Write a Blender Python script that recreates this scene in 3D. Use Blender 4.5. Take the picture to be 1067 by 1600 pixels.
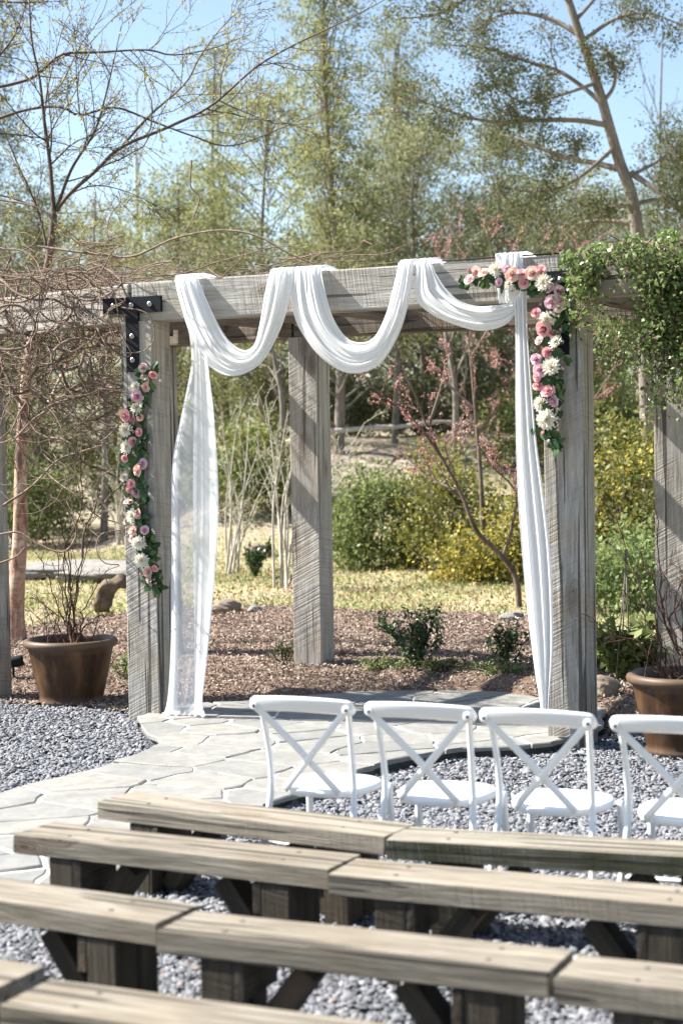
import bpy, bmesh, math, random
import numpy as np
from mathutils import Vector, Matrix

for o in list(bpy.data.objects): bpy.data.objects.remove(o)
scene = bpy.context.scene
COL = scene.collection

# ------------------------------------------------------------------ camera
F = 2700.0; H = 2.2; PITCH = math.atan(100 / F); ROLL = math.radians(1.0)
cd = bpy.data.cameras.new('camera'); cam = bpy.data.objects.new('camera', cd); COL.objects.link(cam)
cd.sensor_fit = 'VERTICAL'; cd.sensor_height = 36.0; cd.lens = F / 1600 * 36.0
cd.clip_start = 0.1; cd.clip_end = 2000
cam.matrix_world = (Matrix.Translation((0, 0, H)) @ Matrix.Rotation(math.pi / 2 - PITCH, 4, 'X') @ Matrix.Rotation(-ROLL, 4, 'Z'))
cd.dof.use_dof = True; cd.dof.focus_distance = 14.0; cd.dof.aperture_fstop = 2.1
scene.camera = cam

# ------------------------------------------------------------------ light
SUN = Vector((0.680, -0.174, -0.715)).normalized()      # travel direction of the light
w = bpy.data.worlds.new('World'); scene.world = w; w.use_nodes = True
nt = w.node_tree; bg = nt.nodes['Background']
sk = nt.nodes.new('ShaderNodeTexSky'); sk.sky_type = 'NISHITA'; sk.sun_disc = False
sk.sun_elevation = math.asin(-SUN.z); sk.sun_rotation = math.atan2(-SUN.x, -SUN.y)
sk.air_density = 1.0; sk.dust_density = 0.8; sk.ozone_density = 0.9
nt.links.new(sk.outputs[0], bg.inputs[0]); bg.inputs[1].default_value = 0.07
sd = bpy.data.lights.new('sun', 'SUN'); so = bpy.data.objects.new('sun', sd); COL.objects.link(so)
sd.energy = 5.0; sd.angle = math.radians(0.53); sd.color = (1.0, 0.965, 0.905)
so.rotation_euler = SUN.to_track_quat('-Z', 'Y').to_euler(); so.location = (-10, 5, 12)
vs = scene.view_settings
vs.view_transform = 'Standard'; vs.look = 'None'; vs.exposure = 1.70; vs.gamma = 1.0; vs.use_curve_mapping = False

# ------------------------------------------------------------------ helpers: geometry
def V3(*a): return np.array(a, float)
def nrm(v):
    v = np.asarray(v, float); n = np.linalg.norm(v); return v / n if n > 1e-9 else V3(0, 0, 1)
YAW = math.radians(25.0)
U = V3(math.cos(YAW), -math.sin(YAW), 0); NB = V3(math.sin(YAW), math.cos(YAW), 0)   # along the pergola, and behind it
LP = V3(-1.56, 14.04, 0)                                                             # centre of the post with the iron tee in view

def sm(a, b, x):
    t = np.clip((np.asarray(x, float) - a) / (b - a), 0, 1); return t * t * (3 - 2 * t)
def hgt(x, y):
    x = np.asarray(x, float); y = np.asarray(y, float)
    n = (x - LP[0]) * NB[0] + (y - LP[1]) * NB[1]
    z = -0.03 + 0.09 * sm(0.75, 1.5, n) + 0.09 * sm(1.3, 2.8, n) + 0.10 * sm(3, 9, n)
    right = sm(-5.5, -0.5, x)
    z = z + right * (2.2 * sm(29, 40, y)) + (1 - right) * (1.1 * sm(33, 60, y)) + 2.2 * sm(42, 90, y) + 3 * sm(90, 250, y)
    z = z + 0.03 * np.sin(x * 1.3 + y * .7) * sm(20, 26, y) + .02 * np.sin(x * 2.9 - y * 1.7) * sm(18, 24, y)
    return z
def ray(px, py):
    dx = px - 533.5; dy = py - 800.0
    x = dx * math.cos(ROLL) - dy * math.sin(ROLL); y = dx * math.sin(ROLL) + dy * math.cos(ROLL)
    c, s = math.cos(PITCH), math.sin(PITCH)
    return V3(x / F, 0, 0) + V3(0, c, -s) - V3(0, s, c) * (y / F)
O = V3(0, 0, H)
def gz(px, py, z=0.0):
    d = ray(px, py); return O + d * ((z - H) / d[2])
def gy(px, py, Y):
    d = ray(px, py); return O + d * (Y / d[1])
def gh(px, py):                       # where a pixel's ray meets the ground
    d = ray(px, py); lo = 3.0
    for k in range(1200):
        Y = 3.0 * 1.004 ** k; p = O + d * (Y / d[1])
        if p[2] < hgt(p[0], p[1]): break
        lo = Y
    p = O + d * (lo / d[1]); p[2] = float(hgt(p[0], p[1])); return p
def plane_pt(px, py, wf=0.0, n0=-0.15):   # on the plane of the front beam, wf in front of it
    d = ray(px, py); p0 = LP + NB * (n0 - wf)
    return O + d * (np.dot(p0 - O, NB) / np.dot(d, NB))

class MB:
    def __init__(s): s.v = []; s.f = []; s.n = 0
    def add(s, V, Fc):
        V = np.asarray(V, float); s.v.append(V)
        s.f += [tuple(int(i) + s.n for i in f) for f in Fc]; s.n += len(V); return s
    def box(s, c, ax, dim):
        ax = np.array(ax, float); d = np.array(dim) / 2
        V = [np.array(c) + ax[0] * d[0] * i + ax[1] * d[1] * j + ax[2] * d[2] * k for i in (-1, 1) for j in (-1, 1) for k in (-1, 1)]
        return s.add(V, [(0, 1, 3, 2), (4, 6, 7, 5), (0, 4, 5, 1), (2, 3, 7, 6), (0, 2, 6, 4), (1, 5, 7, 3)])
    def tube(s, P, R, k=6, cap=True):
        V, Fq = tube_np(P, R, k); n0 = len(V); fs = [tuple(f) for f in Fq]
        if cap: fs += [tuple(range(k - 1, -1, -1)), tuple(range(n0 - k, n0))]
        return s.add(V, fs)
    def grid(s, G, close=False):
        G = np.asarray(G, float); a, b = G.shape[:2]; fs = []
        for i in range(a - 1):
            for j in range(b if close else b - 1):
                j2 = (j + 1) % b; fs.append((i * b + j, i * b + j2, (i + 1) * b + j2, (i + 1) * b + j))
        return s.add(G.reshape(-1, 3), fs)
    def lathe(s, prof, k=40, c=(0, 0, 0), wob=None):
        G = []
        for r, z in prof:
            a = np.linspace(0, 2 * math.pi, k, endpoint=False)
            G.append(np.stack([c[0] + r * np.cos(a), c[1] + r * np.sin(a), np.full(k, c[2] + z)], 1))
        return s.grid(np.array(G), True)
    def build(s, name, mat, parent=None, smooth=False, bevel=0, seg=2):
        me = bpy.data.meshes.new(name); me.from_pydata(np.concatenate(s.v).tolist(), [], s.f); me.update()
        if bevel:
            bm = bmesh.new(); bm.from_mesh(me)
            bmesh.ops.bevel(bm, geom=bm.edges[:], offset=bevel, segments=seg, affect='EDGES', profile=.6)
            bm.to_mesh(me); bm.free()
        bm = bmesh.new(); bm.from_mesh(me); bmesh.ops.recalc_face_normals(bm, faces=bm.faces[:]); bm.to_mesh(me); bm.free()
        return link(name, me, mat, parent, smooth)
def link(name, me, mat=None, parent=None, smooth=False):
    if mat is not None:
        me.materials.clear(); me.materials.append(mat)
    if smooth: me.polygons.foreach_set('use_smooth', [True] * len(me.polygons))
    o = bpy.data.objects.new(name, me); COL.objects.link(o)
    if parent is not None: o.parent = parent
    return o
def np_mesh(name, V, Fq):
    V = np.ascontiguousarray(V, np.float32); Fq = np.ascontiguousarray(Fq, np.int32); m, k = Fq.shape
    me = bpy.data.meshes.new(name); me.vertices.add(len(V)); me.vertices.foreach_set('co', V.ravel())
    me.loops.add(m * k); me.loops.foreach_set('vertex_index', Fq.ravel())
    me.polygons.add(m); me.polygons.foreach_set('loop_start', np.arange(0, m * k, k, dtype=np.int32))
    me.update(calc_edges=True); return me
def tube_np(P, R, k=6):
    P = np.asarray(P, float); n = len(P); R = np.broadcast_to(np.asarray(R, float), (n,))
    T = np.gradient(P, axis=0); T /= np.maximum(np.linalg.norm(T, axis=1, keepdims=True), 1e-9)
    m = np.abs(T.mean(0)); ref = V3(1, 0, 0) if m[0] <= m[1] and m[0] <= m[2] else (V3(0, 1, 0) if m[1] <= m[2] else V3(0, 0, 1))
    A = np.cross(T, ref); A /= np.maximum(np.linalg.norm(A, axis=1, keepdims=True), 1e-9); B = np.cross(T, A)
    a = np.linspace(0, 2 * math.pi, k, endpoint=False)
    Vt = P[:, None] + R[:, None, None] * (A[:, None] * np.cos(a)[None, :, None] + B[:, None] * np.sin(a)[None, :, None])
    i = np.arange(n - 1)[:, None] * k; j = np.arange(k)[None]; j2 = (j + 1) % k
    Fq = np.stack([i + j, i + j2, i + k + j2, i + k + j], -1).reshape(-1, 4)
    return Vt.reshape(-1, 3), Fq
def tubes_mesh(name, polys, k=4):
    Vs = []; Fs = []; n = 0
    for P, R in polys:
        kk = k if np.max(R) < .03 else max(k, 7)
        Vt, Fq = tube_np(P, R, kk); Vs.append(Vt); Fs.append(Fq + n); n += len(Vt)
    return np_mesh(name, np.concatenate(Vs), np.concatenate(Fs))
def leaf_mesh(name, P, size, rng, aspect=.5, up=.3, dirs=None, fold=.25):
    P = np.asarray(P, float); n = len(P); L = np.asarray(size, float) * rng.uniform(.6, 1.35, n)
    a = rng.normal(size=(n, 3)) if dirs is None else dirs + rng.normal(size=(n, 3)) * .5
    a /= np.linalg.norm(a, axis=1, keepdims=True)
    b = rng.normal(size=(n, 3)) + V3(0, 0, up); b -= a * (a * b).sum(1, keepdims=True); b /= np.linalg.norm(b, axis=1, keepdims=True)
    c = np.cross(a, b); W = L * aspect * .5
    Vt = np.stack([P, P + a * (L * .45)[:, None] + c * W[:, None] + b * (W * fold)[:, None], P + a * L[:, None], P + a * (L * .45)[:, None] - c * W[:, None] + b * (W * fold)[:, None]], 1)
    return np_mesh(name, Vt.reshape(-1, 3), np.arange(4 * n).reshape(n, 4))
def cat_rom(P, n):
    P = np.asarray(P, float)
    Q = np.vstack([2 * P[0] - P[1], P, 2 * P[-1] - P[-2]])
    d = np.r_[0, np.cumsum(np.linalg.norm(np.diff(P, axis=0), axis=1))]; out = []
    for s in np.linspace(0, d[-1], n):
        i = min(np.searchsorted(d, s, 'right') - 1, len(P) - 2); t = (s - d[i]) / max(d[i + 1] - d[i], 1e-9)
        p0, p1, p2, p3 = Q[i:i + 4]
        out.append(.5 * (2 * p1 + (p2 - p0) * t + (2 * p0 - 5 * p1 + 4 * p2 - p3) * t * t + (3 * p1 - p0 - 3 * p2 + p3) * t ** 3))
    return np.array(out)
def inpoly(x, y, poly):
    x = np.asarray(x); y = np.asarray(y); r = np.zeros(x.shape, bool); n = len(poly)
    for i in range(n):
        x1, y1 = poly[i][:2]; x2, y2 = poly[(i + 1) % n][:2]
        if y1 == y2: continue
        r ^= ((y1 > y) != (y2 > y)) & (x < (x2 - x1) * (y - y1) / (y2 - y1) + x1)
    return r
def project(P):                       # world -> photograph pixels (used only to skip what lies far outside the view)
    P = np.asarray(P, float) - O; c, s = math.cos(PITCH), math.sin(PITCH)
    f = P[..., 1] * c - P[..., 2] * s; x = P[..., 0] / f * F; y = -(P[..., 1] * s + P[..., 2] * c) / f * F
    return 533.5 + x * math.cos(ROLL) + y * math.sin(ROLL), 800 - x * math.sin(ROLL) + y * math.cos(ROLL)

def tag(o, label=None, cat=None, group=None, kind=None):
    if label: o['label'] = label
    if cat: o['category'] = cat
    if group: o['group'] = group
    if kind: o['kind'] = kind
    return o
def empty(name, loc=(0, 0, 0), rz=0.0):
    o = bpy.data.objects.new(name, None); COL.objects.link(o); o.location = [float(c) for c in loc]; o.rotation_euler[2] = rz
    o.empty_display_size = .2; return o
def copy_tree(o, parent=None):
    c = o.copy(); COL.objects.link(c)
    if parent is not None: c.parent = parent
    for ch in list(o.children): copy_tree(ch, c)
    return c

# ------------------------------------------------------------------ helpers: materials
class Mat:
    def __init__(s, name):
        s.m = bpy.data.materials.new(name); s.m.use_nodes = True; s.t = s.m.node_tree; s.b = s.t.nodes['Principled BSDF']
        s.out = s.t.nodes['Material Output']
    def n(s, typ, **kw):
        nd = s.t.nodes.new(typ)
        for k, v in kw.items():
            if k.startswith('_'): setattr(nd, k[1:], v)
            else:
                key = int(k[1:]) if k[0] == 'i' and k[1:].isdigit() else k
                s.put(nd.inputs[key], v)
        return nd
    def put(s, sock, v):
        if hasattr(v, 'is_output'): s.t.links.new(v, sock)
        else: sock.default_value = v
    def obj(s): return s.n('ShaderNodeTexCoord').outputs['Object']
    def map(s, vec, scale=(1, 1, 1), rot=(0, 0, 0), loc=(0, 0, 0)):
        return s.n('ShaderNodeMapping', i0=vec, i1=loc, i2=rot, i3=scale).outputs[0]
    def noise(s, vec, scale, detail=5, rough=.55, dist=0):
        return s.n('ShaderNodeTexNoise', Vector=vec, Scale=scale, Detail=detail, Roughness=rough, Distortion=dist).outputs[0]
    def ramp(s, fac, *stops):
        r = s.n('ShaderNodeValToRGB', i0=fac); e = r.color_ramp.elements
        while len(e) > len(stops): e.remove(e[-1])
        while len(e) < len(stops): e.new(.5)
        for el, (p, c) in zip(e, stops):
            el.position = p; el.color = (c, c, c, 1) if not hasattr(c, '__len__') else (*c[:3], 1)
        return r.outputs[0]
    def mix(s, fac, a, b, mode='MIX'):
        m = s.n('ShaderNodeMix', _data_type='RGBA', _blend_type=mode)
        for k, v in ((0, fac), (6, a), (7, b)):
            if k and isinstance(v, tuple): v = (*v[:3], 1)
            s.put(m.inputs[k], v)
        return m.outputs[2]
    def math(s, op, a, b=0.0, c=0.0):
        return s.n('ShaderNodeMath', _operation=op, i0=a, i1=b, i2=c).outputs[0]
    def bump(s, h, strength=.4, dist=.01, normal=None):
        nd = s.n('ShaderNodeBump', Height=h, Strength=strength, Distance=dist)
        if normal is not None: s.put(nd.inputs['Normal'], normal)
        return nd.outputs[0]
    def set(s, **kw):
        for k, v in kw.items():
            k = k.replace('_', ' ')
            if isinstance(v, tuple) and len(v) == 3: v = (*v, 1)
            s.put(s.b.inputs[k], v)
        return s
    def island(s): return s.n('ShaderNodeNewGeometry').outputs['Random Per Island']
    def rnd(s): return s.n('ShaderNodeObjectInfo').outputs['Random']
    def disp(s, h, scale):
        d = s.n('ShaderNodeDisplacement', Height=h, Scale=scale, Midlevel=.5); s.t.links.new(d.outputs[0], s.out.inputs[2]); return s

def wood(name, dark, light, warm, saw=1.0, grain=1.0, rough=.85, side_tint=None):
    m = Mat(name); r = m.rnd()
    off = m.n('ShaderNodeCombineXYZ', X=m.math('MULTIPLY', r, 37.), Y=m.math('MULTIPLY', r, 11.), Z=m.math('MULTIPLY', r, 5.)).outputs[0]
    co = m.n('ShaderNodeVectorMath', _operation='ADD', i0=m.obj(), i1=off).outputs[0]
    warp = m.noise(m.map(co, (1.2, 4, 4)), 1.0, 3)
    # knots
    kv = m.n('ShaderNodeTexVoronoi', Vector=m.map(co, (1.25, 3.6, 3.6)), Scale=1.0, Randomness=1.0)
    kd = kv.outputs['Distance']
    knot = m.ramp(kd, (0.07, 1.), (.15, .6), (.24, 0.))
    cw = m.n('ShaderNodeVectorMath', _operation='ADD', i0=m.map(co, (1.3, 16, 16)), i1=m.n('ShaderNodeCombineXYZ', Y=m.math('MULTIPLY', knot, 2.2), Z=m.math('MULTIPLY', warp, 2.)).outputs[0]).outputs[0]
    g1 = m.noise(cw, 1.6, 8, .65, .3)
    g2 = m.noise(m.map(co, (3, 90, 90)), 1.0, 4, .6)
    blot = m.noise(co, 2.3, 4)
    col = m.ramp(g1, (.3, dark), (.52, tuple((a + b) / 2 for a, b in zip(dark, light))), (.72, light))
    col = m.mix(m.math('MULTIPLY', m.ramp(blot, (.45, 0.), (.7, 1.)), .55), col, warm)
    col = m.mix(m.math('MULTIPLY', m.ramp(g2, (.42, 1.), (.6, 0.)), .22 * grain), col, tuple(c * .45 for c in dark))
    crack = m.ramp(m.noise(m.map(co, (.55, 22, 22)), 1.0, 2, .4), (.61, 0.), (.63, 1.))
    col = m.mix(m.math('MULTIPLY', crack, .8), col, (.03, .025, .02))
    kc = m.ramp(m.math('FRACT', m.math('MULTIPLY', kd, 45.)), (.3, (.055, .035, .022)), (.7, (.16, .11, .075)))
    col = m.mix(m.math('MULTIPLY', knot, .85), col, kc)
    # band-saw marks
    wv = m.ramp(m.noise(m.map(m.map(co, (1, 1, 1), (0, math.radians(8), math.radians(27))), (62, 1.6, 1.6)), 1., 2, .5, .25), (.36, 0.), (.58, 1.))
    sawm = m.math('MULTIPLY', wv, m.ramp(m.noise(co, 1.1, 2), (.38, .0), (.62, 1.)))
    col = m.mix(m.math('MULTIPLY', m.math('MULTIPLY', m.ramp(wv, (.0, 1.), (.45, 0.)), m.ramp(m.noise(co, 1.1, 2), (.38, .15), (.62, 1.))), .24 * saw), col, tuple(c * .5 for c in dark))
    col = m.mix(m.math('MULTIPLY', m.math('SUBTRACT', r, .5), .3), col, tuple(c * 1.3 for c in light))
    if side_tint:
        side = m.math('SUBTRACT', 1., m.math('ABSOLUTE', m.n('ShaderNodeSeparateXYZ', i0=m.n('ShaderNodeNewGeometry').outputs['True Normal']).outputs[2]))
        col = m.mix(m.math('MULTIPLY', side, m.ramp(m.noise(co, 5, 5), (.3, .45), (.65, .95))), col, side_tint)  # patchy tint on upright faces, none on level ones
    hgt_ = m.math('ADD', m.math('ADD', m.math('MULTIPLY', g1, .6), m.math('MULTIPLY', g2, .5)), m.math('ADD', m.math('MULTIPLY', sawm, .5 * saw), m.math('MULTIPLY', crack, -1.5)))
    m.set(Base_Color=col, Roughness=rough, Normal=m.bump(hgt_, 1.0, .009))
    m.b.inputs['Specular IOR Level'].default_value = .25
    return m.m
WOOD_POST = wood('weathered_oak', (.215, .195, .168), (.53, .505, .46), (.38, .30, .21))
WOOD_BACK = wood('shaded_oak', (.085, .068, .05), (.25, .21, .165), (.17, .115, .07))  # oak darkened and browned; shade on back beams and rafters put into the colour
WOOD_BENCH = wood('bench_timber', (.10, .084, .062), (.335, .298, .235), (.185, .145, .095), saw=.2, grain=.7)
WOOD_BENCH_G = wood('bench_timber_olive_sides', (.135, .118, .09), (.35, .32, .26), (.2, .165, .11), saw=.5, grain=.8, side_tint=(.05, .052, .022))  # side faces tinted dark olive, top left in the timber tone
WOOD_LEG = wood('bench_leg_timber', (.026, .021, .015), (.082, .068, .048), (.045, .033, .02), saw=.4, grain=.7)  # leg timber with the deep shade under the seats painted into its tone

def simple(name, col, rough=.6, bump=None, var=.0, metal=0.0, spec=.5):
    m = Mat(name); c = col
    if var:
        f = m.noise(m.obj(), var if var > 1 else 8, 5); c = m.mix(f, tuple(x * .65 for x in col), tuple(min(1, x * 1.3) for x in col))
    m.set(Base_Color=c, Roughness=rough, Metallic=metal); m.b.inputs['Specular IOR Level'].default_value = spec
    if bump: m.set(Normal=m.bump(m.noise(m.obj(), bump[0], 6), bump[1], bump[2]))
    return m.m
IRON = simple('black_iron', (.010, .011, .014), .75, (90, .3, .002), spec=.2)
RUSTY = simple('dull_bolt', (.10, .085, .07), .75, None, spec=.2)
STEEL = simple('zinc_bolt', (.45, .45, .45), .35, None, metal=.9)
WHITE = simple('white_resin', (.80, .80, .80), .33, (14, .06, .004), spec=.45)
DARKDOT = simple('dark_recess', (.04, .04, .045), .6)

def foliage(name, cols, trans=.35, rough=.55, spec=.3):
    m = Mat(name); i = m.island(); n = len(cols)
    c = m.ramp(i, *[(k / (n - 1), cols[k]) for k in range(n)])
    m.set(Base_Color=c, Roughness=rough); m.b.inputs['Specular IOR Level'].default_value = spec
    tr = m.n('ShaderNodeBsdfTranslucent', Color=c); mx = m.n('ShaderNodeMixShader', i0=trans)
    m.t.links.new(m.b.outputs[0], mx.inputs[1]); m.t.links.new(tr.outputs[0], mx.inputs[2]); m.t.links.new(mx.outputs[0], m.out.inputs[0])
    return m.m
def bark(name, dark, light, sc=6, stretch=5, bump=.6):
    m = Mat(name); co = m.obj(); f = m.noise(m.map(co, (sc * stretch, sc * stretch, sc)), 1, 7, .65)
    b = m.noise(co, 2.5, 3)
    col = m.mix(m.math('MULTIPLY', m.ramp(b, (.4, 0.), (.65, 1.)), .4), m.ramp(f, (.32, dark), (.68, light)), tuple(x * 1.25 for x in light))
    m.set(Base_Color=col, Roughness=.9, Normal=m.bump(f, bump, .02)); m.b.inputs['Specular IOR Level'].default_value = .15
    return m.m
LEAF_IVY = foliage('ivy_leaf', [(.012, .035, .012), (.028, .07, .022), (.055, .12, .035)], .2, .45, .4)
LEAF_SPRIG = foliage('light_leaf', [(.06, .12, .03), (.13, .19, .06)], .3)
LEAF_VINE = foliage('vine_leaf', [(.055, .10, .022), (.13, .19, .05), (.26, .32, .12), (.08, .12, .03)], .4, .4, .5)
LEAF_CEDAR = foliage('cedar_leaf', [(.07, .085, .035), (.125, .138, .06), (.18, .175, .08)], .45)
LEAF_OLIVE = foliage('olive_leaf', [(.15, .17, .065), (.24, .25, .105), (.33, .33, .155)], .55)
LEAF_OLIVE2 = foliage('grey_olive_leaf', [(.14, .155, .078), (.225, .235, .12), (.31, .305, .165)], .55)
LEAF_DARK = foliage('dark_leaf', [(.025, .05, .018), (.055, .095, .032), (.11, .16, .055)], .25, .35, .5)
LEAF_BUSH = foliage('bush_leaf', [(.08, .11, .032), (.15, .185, .058), (.25, .28, .10)], .42)
LEAF_YELLOW = foliage('yellow_bloom', [(.36, .28, .05), (.50, .39, .07), (.17, .18, .05)], .35)
LEAF_YG = foliage('yellow_green_leaf', [(.10, .13, .03), (.22, .20, .045), (.13, .15, .04)], .4)
LEAF_PALE = foliage('pale_leaf', [(.11, .17, .05), (.2, .26, .09), (.28, .33, .14)], .4)
BUD = foliage('birch_bud', [(.28, .28, .06), (.40, .36, .09), (.33, .24, .06)], .4)
PINKBUD = foliage('pink_bud', [(.50, .20, .19), (.60, .31, .28), (.66, .42, .38)], .4)
PURPLE = foliage('purple_bloom', [(.07, .02, .05), (.14, .04, .08)], .25)
BARK_GREY = bark('grey_bark', (.07, .06, .05), (.24, .21, .18))
BARK_CEDAR = bark('cedar_bark', (.085, .07, .058), (.27, .23, .195), 5, 7)
BARK_PALE = bark('pale_stem', (.26, .23, .19), (.50, .46, .40), 8, 3, .3)
BARK_VINE = bark('vine_bark', (.03, .018, .013), (.28, .205, .16), 22, 1, .3)
BARK_TWIG = bark('twig_bark', (.035, .02, .014), (.13, .075, .05), 10, 2, .3)
BARK_RED = bark('redbud_bark', (.05, .035, .028), (.20, .15, .12), 8, 3)
def birch_mat():
    m = Mat('birch_bark'); co = m.obj(); f = m.noise(m.map(co, (7, 7, 3.2)), 1, 6, .6, .8)
    g = m.noise(m.map(co, (10, 10, 34)), 1, 4)
    z = m.n('ShaderNodeSeparateXYZ', i0=co).outputs[2]
    col = m.ramp(f, (.34, (.06, .035, .025)), (.43, (.26, .13, .08)), (.54, (.42, .28, .20)), (.68, (.55, .46, .39)))
    col = m.mix(m.math('MULTIPLY', m.ramp(g, (.36, 1.), (.5, 0.)), .5), col, (.10, .06, .045))
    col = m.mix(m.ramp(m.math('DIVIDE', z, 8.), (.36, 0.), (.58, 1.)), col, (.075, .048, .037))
    m.set(Base_Color=col, Roughness=.75, Normal=m.bump(f, .8, .03)); return m.m
BIRCH = birch_mat()

# fabric
def fabric(name, transp, transl):
    m = Mat(name); d = m.n('ShaderNodeBsdfDiffuse', Color=(.86, .87, .88, 1)); t = m.n('ShaderNodeBsdfTranslucent', Color=(.86, .87, .88, 1))
    wv = m.noise(m.map(m.obj(), (60, 60, 8)), 1, 3)
    nb_ = m.bump(wv, .12, .004); m.put(d.inputs['Normal'], nb_)
    a = m.n('ShaderNodeMixShader', i0=transl); m.t.links.new(d.outputs[0], a.inputs[1]); m.t.links.new(t.outputs[0], a.inputs[2])
    tr = m.n('ShaderNodeBsdfTransparent', Color=(1, 1, 1, 1))
    b = m.n('ShaderNodeMixShader', i0=transp); m.t.links.new(a.outputs[0], b.inputs[1]); m.t.links.new(tr.outputs[0], b.inputs[2])
    m.t.links.new(b.outputs[0], m.out.inputs[0]); return m.m
VOILE = fabric('white_voile', .04, .4)
SHEER = fabric('sheer_voile', .40, .42)

# ------------------------------------------------------------------ the setting: ground
def ground_material():
    m = Mat('lawn_and_litter'); co = m.obj(); sp = m.n('ShaderNodeSeparateXYZ', i0=co)
    n1 = m.noise(co, .9, 6, .6); n2 = m.noise(co, 14, 6, .7); n3 = m.noise(co, .28, 4)
    grass = m.ramp(n2, (.3, (.14, .15, .055)), (.5, (.29, .28, .125)), (.7, (.46, .42, .26)))
    dry = m.ramp(n2, (.3, (.20, .145, .09)), (.55, (.40, .32, .23)), (.75, (.55, .47, .36)))
    c = m.mix(m.ramp(n1, (.40, 0.), (.62, .95)), grass, dry)
    far = m.ramp(m.math('DIVIDE', sp.outputs[1], 60.), (.46, 0.), (.6, 1.))
    litter = m.ramp(m.noise(co, 5, 7, .7), (.3, (.12, .095, .07)), (.5, (.29, .24, .185)), (.68, (.46, .41, .34)))
    c = m.mix(m.math('MULTIPLY', far, m.ramp(n3, (.35, .35), (.6, 1.))), c, litter)
    m.set(Base_Color=c, Roughness=.95, Normal=m.bump(n2, .8, .04)); m.b.inputs['Specular IOR Level'].default_value = .1
    return m.m
xs = np.unique(np.concatenate([np.linspace(-300, -40, 14), np.linspace(-40, -12, 15), np.linspace(-12, 12, 97), np.linspace(12, 40, 15), np.linspace(40, 300, 14)]))
ys = np.unique(np.concatenate([np.linspace(-60, 4, 9), np.linspace(4, 50, 185), np.linspace(50, 110, 31), np.linspace(110, 600, 20)]))
patio_px0 = [(150, 1200), (-400, 1330), (280, 1330), (520, 1235), (930, 1155), (950, 1100), (860, 1086), (740, 1074), (540, 1077), (320, 1091), (200, 1110)]
X, Y = np.meshgrid(xs, ys); G = np.stack([X, Y, hgt(X, Y) - .12 * inpoly(X, Y, [tuple(gz(a_, b_, .085)[:2]) for a_, b_ in patio_px0])], -1)
a, b = X.shape; i = np.arange(a - 1)[:, None] * b; j = np.arange(b - 1)[None]
FQ = np.stack([i + j, i + j + 1, i + b + j + 1, i + b + j], -1).reshape(-1, 4)
tag(link('ground', np_mesh('ground', G.reshape(-1, 3), FQ), ground_material(), smooth=True), 'sloping lawn of dry grass and leaf litter behind the pergola', kind='structure')

PZ = 0.085     # top of the patio's mortar bed
patio_px = [(214, 1120), (228, 1143), (252, 1159), (210, 1180), (150, 1200), (60, 1222), (0, 1240), (-120, 1272), (-330, 1330), (-330, 1440), (-100, 1405), (60, 1392), (130, 1385),
            (190, 1368), (280, 1318), (340, 1285), (430, 1250), (520, 1222), (560, 1203), (600, 1190), (660, 1178), (720, 1168), (800, 1166), (860, 1160), (905, 1150), (942, 1132), (946, 1108),
            (900, 1094), (850, 1091), (800, 1083), (740, 1079), (640, 1079), (540, 1082), (450, 1089), (370, 1096), (320, 1097), (270, 1105), (236, 1112)]
PATIO = [tuple(gz(x, y, PZ)[:2]) for x, y in patio_px]
cen = np.mean(PATIO, axis=0)
# gravel bed
def gravel_sheet():
    m = Mat('gravel_bed'); f = m.noise(m.obj(), 60, 6, .7)
    m.set(Base_Color=m.ramp(f, (.3, (.03, .033, .04)), (.7, (.16, .17, .19))), Roughness=.9, Normal=m.bump(f, 1, .02)); return m.m
GRAVEL = [tuple(gz(x, y, 0)[:2]) for x, y in ((-500, 1068), (-200, 1084), (0, 1093), (90, 1097), (200, 1106), (270, 1122), (560, 1130), (905, 1162), (945, 1142), (1000, 1136), (1100, 1140), (1500, 1150))] + [(7, 6), (5, 1.5), (-5, 1.5), (-9, 8)]
mb = MB(); mb.add([(x, y, 0.0) for x, y in GRAVEL], [tuple(range(len(GRAVEL)))])
tag(mb.build('gravel_yard', gravel_sheet()), 'bed of grey gravel under the benches and chairs', kind='structure')
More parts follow.
